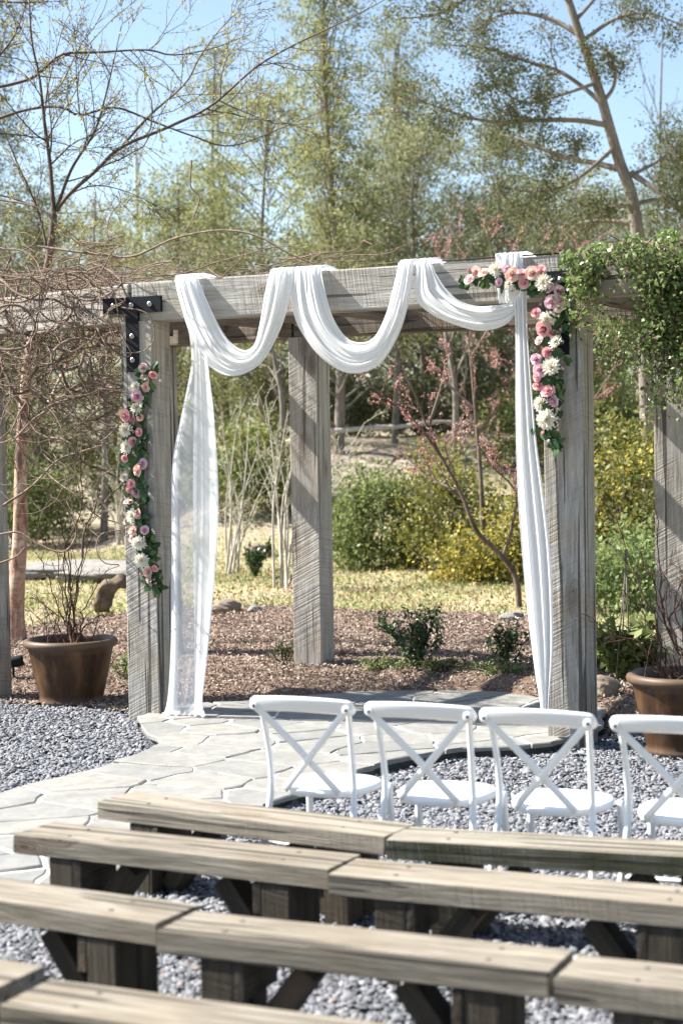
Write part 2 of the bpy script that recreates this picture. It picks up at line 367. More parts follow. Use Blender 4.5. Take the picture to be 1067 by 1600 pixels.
# slate chips: loose, beyond counting
def chips():
    rng = np.random.default_rng(5); N = 140000
    y = rng.uniform(5.0, 15.8, N); x = rng.uniform(-1, 1, N) * (y * .215 + .25)
    ok = inpoly(x, y, GRAVEL) & ~inpoly(x, y, PATIO)
    x, y = x[ok], y[ok]
    keep = rng.uniform(size=len(x)) < np.clip(1.0 - .03 * (y - 5), .6, 1); x, y = x[keep], y[keep]
    n = len(x); L = np.clip(.0128 * np.exp(rng.normal(size=n) * .36), .006, .033) ; W = L * rng.uniform(.5, .95, n); T = L * rng.uniform(.10, .30, n)
    a = rng.uniform(0, 2 * math.pi, n); tilt = rng.normal(size=(n, 2)) * .5
    nz = np.stack([tilt[:, 0], tilt[:, 1], np.ones(n)], 1); nz /= np.linalg.norm(nz, axis=1, keepdims=True)
    ax = np.stack([np.cos(a), np.sin(a), np.zeros(n)], 1); ax -= nz * (ax * nz).sum(1, keepdims=True); ax /= np.linalg.norm(ax, axis=1, keepdims=True); ay = np.cross(nz, ax)
    c = np.stack([x, y, rng.uniform(.002, .02, n)], 1); Vt = []
    for dz, sc in ((-1, 1.), (1, .82)):
        for i_, j_ in ((-1, -1), (1, -1), (1, 1), (-1, 1)):
            jit = rng.uniform(.6, 1.15, (n, 2))
            Vt.append(c + ax * (L * i_ * sc * jit[:, 0])[:, None] + ay * (W * j_ * sc * jit[:, 1])[:, None] + nz * (T * dz)[:, None])
    Vt = np.stack(Vt, 1).reshape(-1, 3); k = np.arange(n)[:, None] * 8
    Fq = np.concatenate([k + np.array(f) for f in ((4, 5, 6, 7), (0, 1, 5, 4), (1, 2, 6, 5), (2, 3, 7, 6), (3, 0, 4, 7))])
    m = Mat('slate_chip'); r_ = m.island()
    col = m.ramp(r_, (0., (.07, .073, .08)), (.4, (.155, .16, .172)), (.8, (.26, .265, .275)), (.965, (.38, .38, .385)), (.985, (.28, .17, .10)))
    m.set(Base_Color=m.mix(m.noise(m.obj(), 120, 3), col, (.15, .155, .17)), Roughness=.68, Normal=m.bump(m.noise(m.obj(), 220, 3), .4, .004))
    m.b.inputs['Specular IOR Level'].default_value = .3
    return tag(link('slate_chips', np_mesh('slate_chips', Vt, Fq), m.m), 'loose blue-grey slate chips spread over the yard', 'gravel', kind='stuff')
chips()

# mulch bed
MULCH = [tuple(gh(x, y)[:2]) for x, y in ((-420, 1020), (-100, 992), (0, 985), (150, 966), (330, 951), (420, 946), (560, 955), (700, 957), (830, 964), (930, 986), (1067, 1002), (1450, 1040))] + \
        [tuple(gz(x, y, .03)[:2]) for x, y in ((1450, 1150), (1100, 1143), (1000, 1139), (945, 1150), (905, 1140), (560, 1122), (270, 1128), (200, 1110), (90, 1101), (0, 1097), (-200, 1088), (-420, 1076))]
def mulch():
    m = Mat('mulch'); co = m.obj(); f = m.noise(m.map(co, (40, 75, 60)), 1, 6, .7); f2 = m.noise(co, 2, 4)
    c = m.ramp(f, (.3, (.075, .045, .032)), (.5, (.23, .155, .115)), (.72, (.44, .34, .265)))
    m.set(Base_Color=m.mix(m.ramp(f2, (.45, 0.), (.7, .5)), c, (.24, .16, .11)), Roughness=.95, Normal=m.bump(f, 1., .03)); m.b.inputs['Specular IOR Level'].default_value = .1
    rng = np.random.default_rng(3)
    gx = np.arange(-9, 9.01, .12); gy_ = np.arange(11, 24, .12); Xg, Yg = np.meshgrid(gx, gy_)
    ins = inpoly(Xg, Yg, MULCH)
    Z = np.maximum(hgt(Xg, Yg), -.004) + .010 + .022 * rng.uniform(size=Xg.shape) + .015 * np.sin(Xg * 3.1) * np.cos(Yg * 2.3)
    a, b = Xg.shape; i = np.arange(a - 1)[:, None] * b; j = np.arange(b - 1)[None]
    FQ = np.stack([i + j, i + j + 1, i + b + j + 1, i + b + j], -1).reshape(-1, 4)
    inp = inpoly(Xg, Yg, [tuple(cen + (np.array(p) - cen) * .985) for p in PATIO])
    Z = np.where(inp, Z - .15, Z)
    FQ = FQ[ins.reshape(-1)[FQ].all(1)]
    tag(link('mulch_bed', np_mesh('mulch_bed', np.stack([Xg, Yg, Z], -1).reshape(-1, 3), FQ), m.m, smooth=True), 'bed of brown shredded mulch behind the patio', kind='structure')
    N = 125000; y = rng.uniform(13, 22, N); x = rng.uniform(-1, 1, N) * (y * .215 + .3); ok = inpoly(x, y, MULCH) & ~inpoly(x, y, PATIO); x, y = x[ok], y[ok]
    P = np.stack([x, y, np.maximum(hgt(x, y), -.004) + rng.uniform(.014, .045, len(x))], 1)
    d = rng.normal(size=P.shape) * [1, 1, .25]
    mm = foliage('mulch_chip', [(.12, .088, .068), (.215, .165, .13), (.315, .25, .205), (.43, .36, .30), (.175, .13, .10)], 0.0, .85, .15)
    me = leaf_mesh('mulch_chips', P, .042, rng, .36, 1.6, d, .3)
    tag(link('mulch_chips', me, mm), 'loose shredded bark lying on the mulch bed', 'mulch', kind='stuff')
mulch()
def grass():
    rng = np.random.default_rng(8); N = 95000
    y = rng.uniform(18.5, 34, N); x = rng.uniform(-1, 1, N) * (y * .215 + .5); ok = ~inpoly(x, y, MULCH)
    dens = np.sin(x * 1.1 + 3 * np.sin(y * .4)) + np.sin(y * 1.3 + x * .5); ok &= rng.uniform(size=N) < .55 + .28 * dens
    x, y = x[ok], y[ok]; n = len(x); P = np.stack([x, y, hgt(x, y) - .005], 1)
    d = rng.normal(size=(n, 3)) * [.6, .6, .2] + [0, 0, .75]
    m = foliage('grass_blade', [(.11, .155, .045), (.23, .265, .095), (.36, .36, .165), (.47, .42, .25)], .4)
    tag(link('lawn_grass', leaf_mesh('lawn_grass', P, .075, rng, .22, 0, d), m), 'thin half-dry grass behind the mulch bed', 'grass', kind='stuff')
    # fallen leaves
    N = 14000; y = rng.uniform(20, 40, N); x = rng.uniform(-1, 1, N) * (y * .215 + .5); P = np.stack([x, y, hgt(x, y) + .02], 1)
    m = foliage('fallen_leaf', [(.22, .12, .06), (.34, .2, .11), (.45, .33, .22), (.15, .08, .045)], .2, .8, .1)
    tag(link('fallen_leaves', leaf_mesh('fallen_leaves', P, .06, rng, .6, 2.0), m), 'fallen brown leaves scattered below the shrubs', 'leaf litter', kind='stuff')
grass()

# patio: mortar bed and flagstones
def patio():
    m = Mat('mortar'); f = m.noise(m.obj(), 25, 6)
    m.set(Base_Color=m.ramp(f, (.3, (.46, .44, .41)), (.7, (.66, .645, .62))), Roughness=.9, Normal=m.bump(f, .6, .01))
    n = len(PATIO); P = np.array(PATIO)
    tn = np.roll(P, -1, 0) - np.roll(P, 1, 0); tn /= np.linalg.norm(tn, axis=1, keepdims=True)
    sg = np.sign(np.sum(P[:, 0] * np.roll(P[:, 1], -1) - np.roll(P[:, 0], -1) * P[:, 1])); PI_ = P + sg * np.stack([-tn[:, 1], tn[:, 0]], 1) * .045
    mb = MB(); mb.add([(x, y, PZ - .005) for x, y in PI_] + [(x, y, -.05) for x, y in PI_],
                      [tuple(range(n))] + [(k, k + n, (k + 1) % n + n, (k + 1) % n) for k in range(n)])
    base = tag(mb.build('patio', m.m), 'raised flagstone patio and path set in pale mortar', kind='structure')
    base.data.materials.append(simple('packed_rubble', (.09, .083, .075), .95, (20, 1., .03), 9))
    for pl_ in base.data.polygons: pl_.material_index = 0 if abs(pl_.normal.z) > .7 else 1
    rng = np.random.default_rng(21); lo = P.min(0); hi = P.max(0); seeds = []
    for _ in range(6000):
        q = rng.uniform(lo - .1, hi + .1); rr_ = rng.choice([.30, .46, .62])
        if inpoly(q[0], q[1], PATIO) and all(((q[0] - s_[0]) / 1.5) ** 2 + ((q[1] - s_[1]) * 1.0) ** 2 > rr_ ** 2 for s_ in seeds): seeds.append(q)
    S = np.array(seeds)
    def warp(p):
        x, y = p; f = min(1., min(math.hypot(x - a_[0], y - a_[1]) for a_ in PATIO) / .4)
        return np.array([x + f * (.03 * math.sin(5.1 * y + 1.3 * math.sin(3 * x)) + .009 * math.sin(17 * y + 9 * x)), y + f * (.03 * math.sin(4.3 * x + 1.7 * math.sin(2.6 * y)) + .009 * math.sin(15 * x - 11 * y))])
    def clip(poly, nx, ny, c):
        out = []
        for k in range(len(poly)):
            p, q = poly[k], poly[(k + 1) % len(poly)]; dp = p[0] * nx + p[1] * ny - c; dq = q[0] * nx + q[1] * ny - c
            if dp <= 0: out.append(p)
            if dp * dq < 0: t = dp / (dp - dq); out.append((p[0] + (q[0] - p[0]) * t, p[1] + (q[1] - p[1]) * t))
        return out
    ms = Mat('flagstone'); co = ms.obj(); r = ms.rnd()
    off = ms.n('ShaderNodeVectorMath', _operation='ADD', i0=co, i1=ms.n('ShaderNodeCombineXYZ', X=ms.math('MULTIPLY', r, 50.)).outputs[0]).outputs[0]
    f1 = ms.noise(off, 3.2, 7, .6, .6); f2 = ms.noise(off, 45, 4)
    c1 = ms.ramp(f1, (.32, (.18, .178, .167)), (.5, (.275, .27, .252)), (.7, (.365, .35, .32)))
    tint = ms.ramp(r, (0., (.165, .178, .18)), (.5, (.295, .29, .275)), (1., (.325, .302, .262)))
    c1 = ms.mix(.5, c1, tint); c1 = ms.mix(1., c1, (.80, .795, .775), 'MULTIPLY'); c1 = ms.mix(ms.ramp(ms.noise(off, 9, 6, .7), (.40, .0), (.64, .7)), c1, (.155, .15, .135))
    c1 = ms.mix(ms.ramp(f2, (.62, 0.), (.75, .35)), c1, (.2, .19, .17))
    h_ = ms.math('ADD', ms.math('MULTIPLY', f1, 1.), ms.math('MULTIPLY', f2, .18))
    ms.set(Base_Color=c1, Roughness=.72, Normal=ms.bump(h_, .6, .02)); 
    for k, s_ in enumerate(S):
        poly = list(PATIO)
        d2 = np.argsort(((S - s_) ** 2).sum(1))[1:26]
        for q in S[d2]:
            dv = q - s_; L = np.linalg.norm(dv); nx, ny = dv / L; mid = (q + s_) / 2
            poly = clip(poly, nx, ny, mid[0] * nx + mid[1] * ny - rng.choice([.004, .009, .017]))
            if len(poly) < 3: break
        pl = []
        for p in poly:
            if not pl or math.hypot(p[0] - pl[-1][0], p[1] - pl[-1][1]) > .03: pl.append(p)
        if len(pl) < 3: continue
        A = .5 * abs(sum(pl[k_][0] * pl[(k_ + 1) % len(pl)][1] - pl[(k_ + 1) % len(pl)][0] * pl[k_][1] for k_ in range(len(pl))))
        if A < .03: continue
        pts = []
        for k_ in range(len(pl)):                      # uneven broken edges
            p = np.array(pl[k_]); q = np.array(pl[(k_ + 1) % len(pl)]); L = np.linalg.norm(q - p); m_ = max(1, int(L / .11))
            for t in range(m_): pts.append(warp(p + (q - p) * (t / m_)) + rng.normal(size=2) * .004)
        c = np.mean(pts, axis=0); zt = PZ + .003 + rng.uniform(-.003, .005); tl = rng.normal(size=2) * .006
        sb = MB(); n_ = len(pts); top = []; mid = []; bot = []
        for p in pts:
            d = p - c; L = np.linalg.norm(d); pin = p - d / L * .012
            zz = zt + d @ tl; top.append((*(pin - c), zz)); mid.append((*(p - c), zz - .008)); bot.append((*(p - c), PZ - .03))
        sb.add(top + mid + bot, [tuple(range(n_))] + [(k_, k_ + n_, (k_ + 1) % n_ + n_, (k_ + 1) % n_) for k_ in range(n_)] + [(k_ + n_, k_ + 2 * n_, (k_ + 1) % n_ + 2 * n_, (k_ + 1) % n_ + n_) for k_ in range(n_)])
        o = sb.build('flagstone', ms.m, base); o.location = (c[0], c[1], 0)
    # rough stones propping the patio's edge above the gravel
    me_ = simple('edge_stone', (.12, .11, .10), .9, (9, .9, .03), 6)
    edge = [(330, 1296), (292, 1314), (430, 1256), (470, 1246), (512, 1231), (548, 1214), (590, 1198), (640, 1187), (690, 1178), (735, 1173), (780, 1172), (822, 1171), (862, 1166), (896, 1158)]
    for (x, y) in edge:
        p = gz(x, y - 4, .02); bm = bmesh.new(); bmesh.ops.create_icosphere(bm, subdivisions=2, radius=1)
        for v in bm.verts:
            q = v.co; k_ = 1 + .22 * math.sin(q.x * 3 + x) * math.cos(q.y * 4 + y) + rng.uniform(-.09, .09); v.co = Vector((q.x * .17 * k_, q.y * .10 * k_, q.z * .05 * k_))
        me = bpy.data.meshes.new('edge_stone'); bm.to_mesh(me); bm.free(); o = link('edge_stone', me, me_, base); o.location = p; o.rotation_euler[2] = -YAW + rng.uniform(-.2, .5)
patio()

# ------------------------------------------------------------------ the pergola
PERG = tag(empty('pergola', LP), 'weathered timber pergola with iron tee plates, vines and white cloth on it', 'pergola')
bpy.context.view_layer.update()
def axes_obj(name, a, bq, up, w_, h_, mat, parent, bevel=.008, taper=0., rng=None):
    """timber from a to bq; local X runs along it"""
    a = np.array(a, float); bq = np.array(bq, float); ex = nrm(bq - a); L = np.linalg.norm(bq - a); ez = nrm(np.array(up) - ex * np.dot(up, ex)); ey = np.cross(ez, ex)
    me = bpy.data.meshes.new(name); bm = bmesh.new(); ns = max(2, int(L / .35)); rows = []
    rr = random.Random(int(abs(a[0] * 991 + a[1] * 77 + a[2] * 13 + L * 1000)))
    for i_ in range(ns + 1):
        x = -L / 2 + L * i_ / ns; r_ = []
        for sy, sz in ((-1, -1), (1, -1), (1, 1), (-1, 1)):
            r_.append(bm.verts.new((x + (rr.uniform(-.004, .004) if i_ in (0, ns) else 0), sy * w_ / 2 * (1 + rr.uniform(-.008, .008)), sz * h_ / 2 * (1 + rr.uniform(-.008, .008)))))
        rows.append(r_)
    for i_ in range(ns):
        for k in range(4): bm.faces.new((rows[i_][k], rows[i_][(k + 1) % 4], rows[i_ + 1][(k + 1) % 4], rows[i_ + 1][k]))
    bm.faces.new(rows[0][::-1]); bm.faces.new(rows[-1])
    bmesh.ops.recalc_face_normals(bm, faces=bm.faces[:])
    sharp = [e for e in bm.edges if len(e.link_faces) == 2 and e.calc_face_angle() > .8]
    bmesh.ops.bevel(bm, geom=sharp, offset=bevel, segments=2, affect='EDGES', profile=.6)
    bm.to_mesh(me); bm.free()
    o = link(name, me, mat, parent)
    M = Matrix(((ex[0], ey[0], ez[0], 0), (ex[1], ey[1], ez[1], 0), (ex[2], ey[2], ez[2], 0), (0, 0, 0, 1))); c = (a + bq) / 2
    M.translation = Vector(c)
    o.matrix_world = M if parent is None else parent.matrix_world.inverted() @ M
    if parent is not None: o.matrix_parent_inverse = Matrix.Identity(4); o.matrix_basis = parent.matrix_world.inverted() @ M
    return o
BB = 3.245; BT = 3.555; PW = .29          # beam underside / top, post width
RP = LP + U * 3.55; CP = LP + NB * 2.64 + U * .18; FRP = RP + NB * 2.62 + U * .12
FL = gz(-16, 1087, .03); FL[2] = 0; BL = V3(-1.83, 17.4, 0)
UL = nrm(LP - FL)                          # the bay beyond the tee turns a little
RR2 = RP + U * 3.4; BR2 = FRP + U * 3.4
def post(p, uu, zb, n0=0.0, top=BB):
    nn = V3(-uu[1], uu[0], 0)
    return axes_obj('post', (p[0], p[1], zb), (p[0], p[1], top + n0), nn, PW, PW, WOOD_POST, PERG)
def z0(p): return float(hgt(p[0], p[1])) - .12
for p, uu in ((LP, U), (RP, U), (CP, U), (FRP, U), (FL, UL), (BL, UL), (RR2, U), (BR2, U)): post(p, uu, z0(p) if p is not RP else -.15)
def beam(name, a, bq, lift=0.0, mat=None): return axes_obj(name, (a[0], a[1], (BB + BT) / 2 + lift), (bq[0], bq[1], (BB + BT) / 2 + lift), (0, 0, 1), .24, BT - BB, mat or WOOD_POST, PERG, .012)
NL = V3(-UL[1], UL[0], 0)
beam('front_beam', LP + U * -.05, RP + U * .0 - U * .02, .0)
beam('front_beam', RP + U * .0, RR2 + U * .3, .004)
beam('front_beam', FL - UL * .6, LP - U * .055, -.004)
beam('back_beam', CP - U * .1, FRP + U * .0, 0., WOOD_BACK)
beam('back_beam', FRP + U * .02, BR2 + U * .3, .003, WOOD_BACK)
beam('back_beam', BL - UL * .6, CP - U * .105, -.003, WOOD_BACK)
# rafters lie between the two beams
def rafter(a, bq):
    d = nrm(bq - a); a = a + d * .125; bq = bq - d * .125
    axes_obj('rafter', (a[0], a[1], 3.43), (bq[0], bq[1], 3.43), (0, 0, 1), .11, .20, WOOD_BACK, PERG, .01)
for t in (.08, .29, .50, .71, .92):
    rafter(LP + (RP - LP) * t, CP + (FRP - CP) * t)
for t in (.12, .37, .62, .87): rafter(RP + (RR2 - RP) * t, FRP + (BR2 - FRP) * t)
for t in (.15, .5, .85): rafter(FL + (LP - FL) * t, BL + (CP - BL) * t)

def tee(p, uu):
    nn = V3(-uu[1], uu[0], 0); fr = np.array(p) - nn * (PW / 2 + .012); mb = MB(); ax = (uu, nn, V3(0, 0, 1))
    zc = BB + .13; aw, ah, sw, sh = .54, .128, .115, .60
    # one outline, extruded
    out = [(-aw / 2, ah / 2), (aw / 2, ah / 2), (aw / 2, -ah / 2), (sw / 2, -ah / 2), (sw / 2, -sh + ah / 2), (-sw / 2, -sh + ah / 2), (-sw / 2, -ah / 2), (-aw / 2, -ah / 2)]
    def P(x, z, d): return fr + uu * x + V3(0, 0, zc + z) + nn * d - PERG_LOC
    n = len(out); vs_ = [P(x, z, 0) for x, z in out] + [P(x, z, .03) for x, z in out]
    mb.add(vs_, [(0, 1, 2, 3, 6, 7), (3, 4, 5, 6)] + [(k, k + n, (k + 1) % n + n, (k + 1) % n) for k in range(n)])
    pl = mb.build('tee_plate', IRON, PERG)
    for x, z in ((-.17, 0), (0, 0), (.17, 0), (.0, -.25), (.0, -.44)):
        b_ = MB(); c = P(x, z, 0)
        for (r0, d0, r1, d1, k) in ((.022, 0, .021, -.006, 16), (.0125, -.006, .012, -.02, 6), (.006, -.02, .004, -.026, 10)):
            b_.tube([c + nn * (d0 + .002), c + nn * d1, c + nn * (d1 - .0005)], [r0, r1, r1 * .6], k)
        b_.build('bolt', STEEL, pl, True)
PERG_LOC = np.array(PERG.location)
tee(LP + U * -.03, U); tee(RP, U); tee(FL, UL)
mb = MB(); wp = [plane_pt(x, y, -.03) for x, y in ((690, 413), (760, 408), (820, 402), (872, 397))]
for q in wp: q[2] = BT + .012
mb.tube(np.array(wp) - PERG_LOC, .006, 6); mb.build('wire', IRON, PERG, True)

# ------------------------------------------------------------------ white cloth
CLOTH = tag(empty('draped_cloth', plane_pt(540, 480, .02)), 'long white voile cloth swagged along the beam with hanging ends', 'drape')
bpy.context.view_layer.update(); CL = np.array(CLOTH.location)
def swag(outer, inner, seed, k=5, w0=.03, bulge=.07, amp=.012, ends=(1, 1), mat=VOILE, name='swag', N=64, M=84):
    rng = np.random.default_rng(seed); o = cat_rom(np.array(outer), N); i_ = cat_rom(np.array(inner), N); rows = []
    ph = rng.uniform(0, 6.28, 4); FQ_ = [(fq * k / 6, rng.uniform(0, 6.28), wt * rng.uniform(.7, 1.3), rng.normal() * 1.3) for fq, wt in ((2.3, .8), (4.1, 1.), (6.7, .9), (9.4, .6), (14.2, .35))]
    def fold(v, t): return (.5 + .85 * math.sin(6.5 * v + 2.7 * t + ph[2]) ** 2) * sum(wt * math.sin(2 * math.pi * fq * (v + .05 * math.sin(4 * t + p_)) + p_ + dr * t) for fq, p_, wt, dr in FQ_)
    for r in range(N):
        t = r / (N - 1); row = []
        for c in range(M):
            v = c / (M - 1)
            vv = v + .035 * math.sin(2 * math.pi * k * v + ph[0] + 1.2 * t) * math.sin(math.pi * v)
            q = i_[r] * (1 - vv) + o[r] * vv
            e = math.sin(math.pi * t) ** .6
            wf = w0 + bulge * math.sin(math.pi * (.12 + .8 * v)) * (.45 + .55 * e) + amp * .62 * (.65 + .35 * e) * fold(v, t)
            row.append(plane_pt(q[0], q[1], wf) - CL)
        rows.append(row)
    def over(row):                       # lay the end over the top of the beam
        out = []
        for d, z in ((.03, BT + .02), (-.06, BT + .035), (-.2, BT + .03), (-.31, BT + .015), (-.335, BT - .06)):
            rr = []
            for p in row:
                q = p + CL; n = np.dot(q - LP, NB) + .15; q = q - NB * n + NB * (-d); q[2] = z + .012 * math.sin(np.dot(q, U) * 160); rr.append(q - CL)
            out.append(rr)
        return out
    if ends[0]: rows = over(rows[0])[::-1] + rows
    if ends[1]: rows = rows + over(rows[-1])
    return MB().grid(np.array(rows)).build(name, mat, CLOTH, True)
swag([(274, 441), (280, 468), (298, 525), (325, 570), (362, 588), (405, 570), (436, 520), (452, 470), (459, 424)],
     [(310, 436), (320, 462), (338, 500), (358, 532), (381, 547), (398, 536), (407, 500), (413, 462), (421, 427)], 1, 6)
swag([(455, 424), (456, 470), (466, 510), (500, 557), (545, 583), (592, 570), (624, 520), (640, 465), (647, 414)],
     [(502, 426), (508, 455), (520, 495), (540, 526), (563, 535), (585, 526), (603, 490), (614, 450), (622, 417)], 2, 6)
swag([(650, 414), (648, 440), (648, 466), (672, 490), (712, 508), (752, 517), (790, 507), (812, 480)],
     [(674, 413), (682, 430), (697, 452), (718, 470), (745, 478), (775, 477), (800, 473), (813, 467)], 3, 5, ends=(1, 0), bulge=.05)
# the wrap where the cloth goes over the beam by the flowers
swag([(816, 403), (817, 425), (820, 460), (822, 474)], [(774, 407), (775, 430), (777, 460), (779, 474)], 4, 4, w0=.02, bulge=.02, amp=.008, ends=(1, 0), name='wrap')
swag([(782, 424), (800, 440), (812, 448), (822, 452)], [(782, 412), (800, 420), (812, 428), (822, 434)], 14, 2, w0=.03, bulge=.03, amp=.008, ends=(0, 0), name='knot', N=24, M=20)
def panel(name, left, right, seed, k, mat, w0=.05, amp=.035, ov=.075, N=90, M=90, lean=0.0, flare=0.0):
    rng = np.random.default_rng(seed); l = cat_rom(np.array(left), N); r_ = cat_rom(np.array(right), N); rows = []; ph = rng.uniform(0, 6.28, 3)
    for r in range(N):
        t = r / (N - 1); row = []
        for c in range(M):
            v = c / (M - 1); vv = v + ov * math.sin(2 * math.pi * k * v + ph[0] + .5 * t) * min(1, 4 * v, 4 * (1 - v))
            q = l[r] * (1 - vv) + r_[r] * vv
            wf = w0 + lean * t + amp * (.35 + .65 * t) * math.sin(2 * math.pi * k * v + ph[1] + .7 * t) + (.1 if mat is SHEER else .25) * amp * math.sin(2 * math.pi * 2.7 * k * v + ph[2] + 1.5 * t) + flare * sm(.95, 1, t)
            p = plane_pt(q[0], q[1], wf); p[2] = max(p[2], PZ + .022 + .012 * math.sin(v * 40 + 5 * t)); row.append(p - CL)
        rows.append(row)
    return MB().grid(np.array(rows)).build(name, mat, CLOTH, True)
panel('hanging_end', [(288, 445), (293, 500), (299, 570), (283, 650), (270, 720), (268, 800), (268, 900), (268, 1000), (264, 1080), (256, 1117), (251, 1126)],
      [(318, 445), (322, 500), (326, 572), (334, 640), (340, 720), (342, 800), (338, 880), (331, 960), (323, 1040), (317, 1095), (322, 1122)], 7, 1.2, SHEER, .03, .022, .02, flare=.05)
panel('hanging_fold', [(303, 500), (304, 572), (303, 640), (302, 720), (302, 800), (303, 900), (304, 1000), (304, 1080), (303, 1121)],
      [(320, 500), (325, 572), (333, 640), (339, 720), (341, 800), (337, 880), (330, 960), (322, 1040), (316, 1095), (318, 1121)], 17, 1.0, SHEER, .065, .02, .02)
panel('hanging_fold', [(299, 575), (283, 650), (270, 720), (268, 800), (268, 900), (267, 1000), (263, 1080), (257, 1121)],
      [(302, 575), (289, 650), (279, 720), (278, 800), (278, 900), (279, 1000), (278, 1080), (276, 1121)], 18, .6, SHEER, .06, .015, .02)
panel('hanging_end', [(803, 470), (805, 540), (805, 650), (808, 760), (814, 850), (823, 950), (834, 1040), (842, 1090), (847, 1128)],
      [(822, 440), (824, 520), (830, 600), (838, 690), (850, 780), (859, 860), (863, 940), (863, 1020), (858, 1085), (855, 1129)], 9, 3, VOILE, .07, .03, .06)

# ------------------------------------------------------------------ flower garlands
def petal(mb, phi, wdt, R, Hh, base, curl, tip=0.0, nx=4, nz=5, lobe=.25):
    Gd = []
    for a_ in range(nz):
        t = a_ / (nz - 1); row = []
        for b_ in range(nx):
            s_ = b_ / (nx - 1) * 2 - 1; wv = wdt * (math.sin(min(1, .25 + t) * math.pi * .5)) * (1 - tip * t ** 2)
            p = phi + s_ * wv; r = base + (R - base) * (t ** .65) + curl * t ** 5 * (1 - .4 * s_ * s_); z = Hh * t - lobe * Hh * s_ * s_ * t ** 2 - curl * .6 * t ** 6
            row.append((r * math.cos(p), r * math.sin(p), z))
        Gd.append(row)
    mb.grid(np.array(Gd))
def rose_mesh(name, seed, open_=1.0):
    rng = random.Random(seed); mb = MB()
    mb.lathe([(.001, .75), (.08, .78), (.16, .72), (.2, .5), (.12, .2), (.02, 0)], 9)
    for R, Hh, n, curl, base in ((.24, .84, 3, -.02, .06), (.38, .82, 4, .02, .07), (.54, .76, 5, .06, .08), (.72, .66, 5, .13, .08), (.90 * open_, .50, 6, .2, .08), (1.0 * open_, .32, 5, .22, .07)):
        o = rng.uniform(0, 6.28)
        for k in range(n): petal(mb, o + k * 2 * math.pi / n + rng.uniform(-.15, .15), 1.25 * math.pi / n * rng.uniform(.95, 1.15), R * rng.uniform(.93, 1.06), Hh * rng.uniform(.92, 1.06), base, curl * rng.uniform(.6, 1.4))
    mb.add([(.0, 0, -.12), (.25, 0, .03), (0, .25, .03), (-.25, 0, .03), (0, -.25, .03)], [(0, 1, 2), (0, 2, 3), (0, 3, 4), (0, 4, 1)])
    return mb
def dahlia_mesh(seed):
    rng = random.Random(seed); mb = MB()
    for lay, (n, el, L) in enumerate(((15, 4, 1.05), (15, 18, 1.0), (13, 34, .9), (11, 50, .75), (9, 64, .6), (6, 78, .48))):
        for k in range(n):
            a = k * 2 * math.pi / n + lay * .3 + rng.uniform(-.12, .12); e = math.radians(el + rng.uniform(-7, 7)); l = L * rng.uniform(.88, 1.1)
            d = V3(math.cos(a) * math.cos(e), math.sin(a) * math.cos(e), math.sin(e)); sd_ = V3(-math.sin(a), math.cos(a), 0); up = np.cross(d, sd_); wd = .15
            b0 = V3(0, 0, .08 + .04 * lay)
            mb.add([b0, b0 + d * l * .5 + sd_ * wd - up * .05, b0 + d * l * .5 + up * .02, b0 + d * l * .5 - sd_ * wd - up * .05, b0 + d * l * .85 + sd_ * wd * .7 - up * .06 + V3(0, 0, .03), b0 + d * l * .85 - sd_ * wd * .7 - up * .06 + V3(0, 0, .03), b0 + d * l + V3(0, 0, .05)],
                   [(0, 1, 2), (0, 2, 3), (1, 4, 6, 2), (2, 6, 5, 3)])
    return mb
def bud_mesh(seed):
    rng = random.Random(seed); mb = MB()
    mb.lathe([(.01, .8), (.2, .78), (.38, .55), (.42, .3), (.3, .05), (.05, -.05)], 9)
    for R, Hh, n in ((.36, .9, 3), (.5, .86, 4)):
        o = rng.uniform(0, 6)
        for k in range(n): petal(mb, o + k * 2 * math.pi / n, 1.3 * math.pi / n, R, Hh, .1, .03)
    return mb
def petal_mat(name, a, bq):
    m = Mat(name); co = m.obj(); z = m.n('ShaderNodeSeparateXYZ', i0=co).outputs[2]; i_ = m.island()
    f = m.math('ADD', m.math('MULTIPLY', z, .5), m.math('MULTIPLY', m.math('SUBTRACT', i_, .5), .45))
    c = m.ramp(f, (.05, bq), (.5, a)); m.set(Base_Color=c, Roughness=.6); m.b.inputs['Specular IOR Level'].default_value = .2
    tr = m.n('ShaderNodeBsdfTranslucent', Color=c); mx = m.n('ShaderNodeMixShader', i0=.28); m.t.links.new(m.b.outputs[0], mx.inputs[1]); m.t.links.new(tr.outputs[0], mx.inputs[2]); m.t.links.new(mx.outputs[0], m.out.inputs[0])
    return m.m
PET = {'p': petal_mat('pink_petal', (.76, .33, .36), (.84, .55, .55)), 'e': petal_mat('peach_petal', (.82, .48, .39), (.88, .70, .62)), 'm': petal_mat('mauve_petal', (.66, .34, .44), (.80, .60, .66)),
       'b': petal_mat('blush_petal', (.80, .56, .52), (.84, .68, .65)), 'r': petal_mat('rose_petal', (.76, .32, .36), (.84, .54, .55)), 'w': petal_mat('white_petal', (.86, .78, .60), (.88, .86, .80))}
def proto_mesh(mb, name):
    me = bpy.data.meshes.new(name); me.from_pydata(np.concatenate(mb.v).tolist(), [], mb.f); me.update(); me.polygons.foreach_set('use_smooth', [True] * len(me.polygons)); return me
FLM = {}
for c in 'pembr':
    for s_ in (0, 1):
        me = proto_mesh(rose_mesh('rose', 10 * s_ + ord(c), 1 - .12 * s_), 'rose'); me.materials.append(PET[c]); FLM[c, s_] = me
    me = proto_mesh(bud_mesh(ord(c)), 'rosebud'); me.materials.append(PET[c]); FLM[c, 'bud'] = me
for s_ in (0, 1): me = proto_mesh(dahlia_mesh(s_), 'dahlia'); me.materials.append(PET['w']); FLM['w', s_] = me
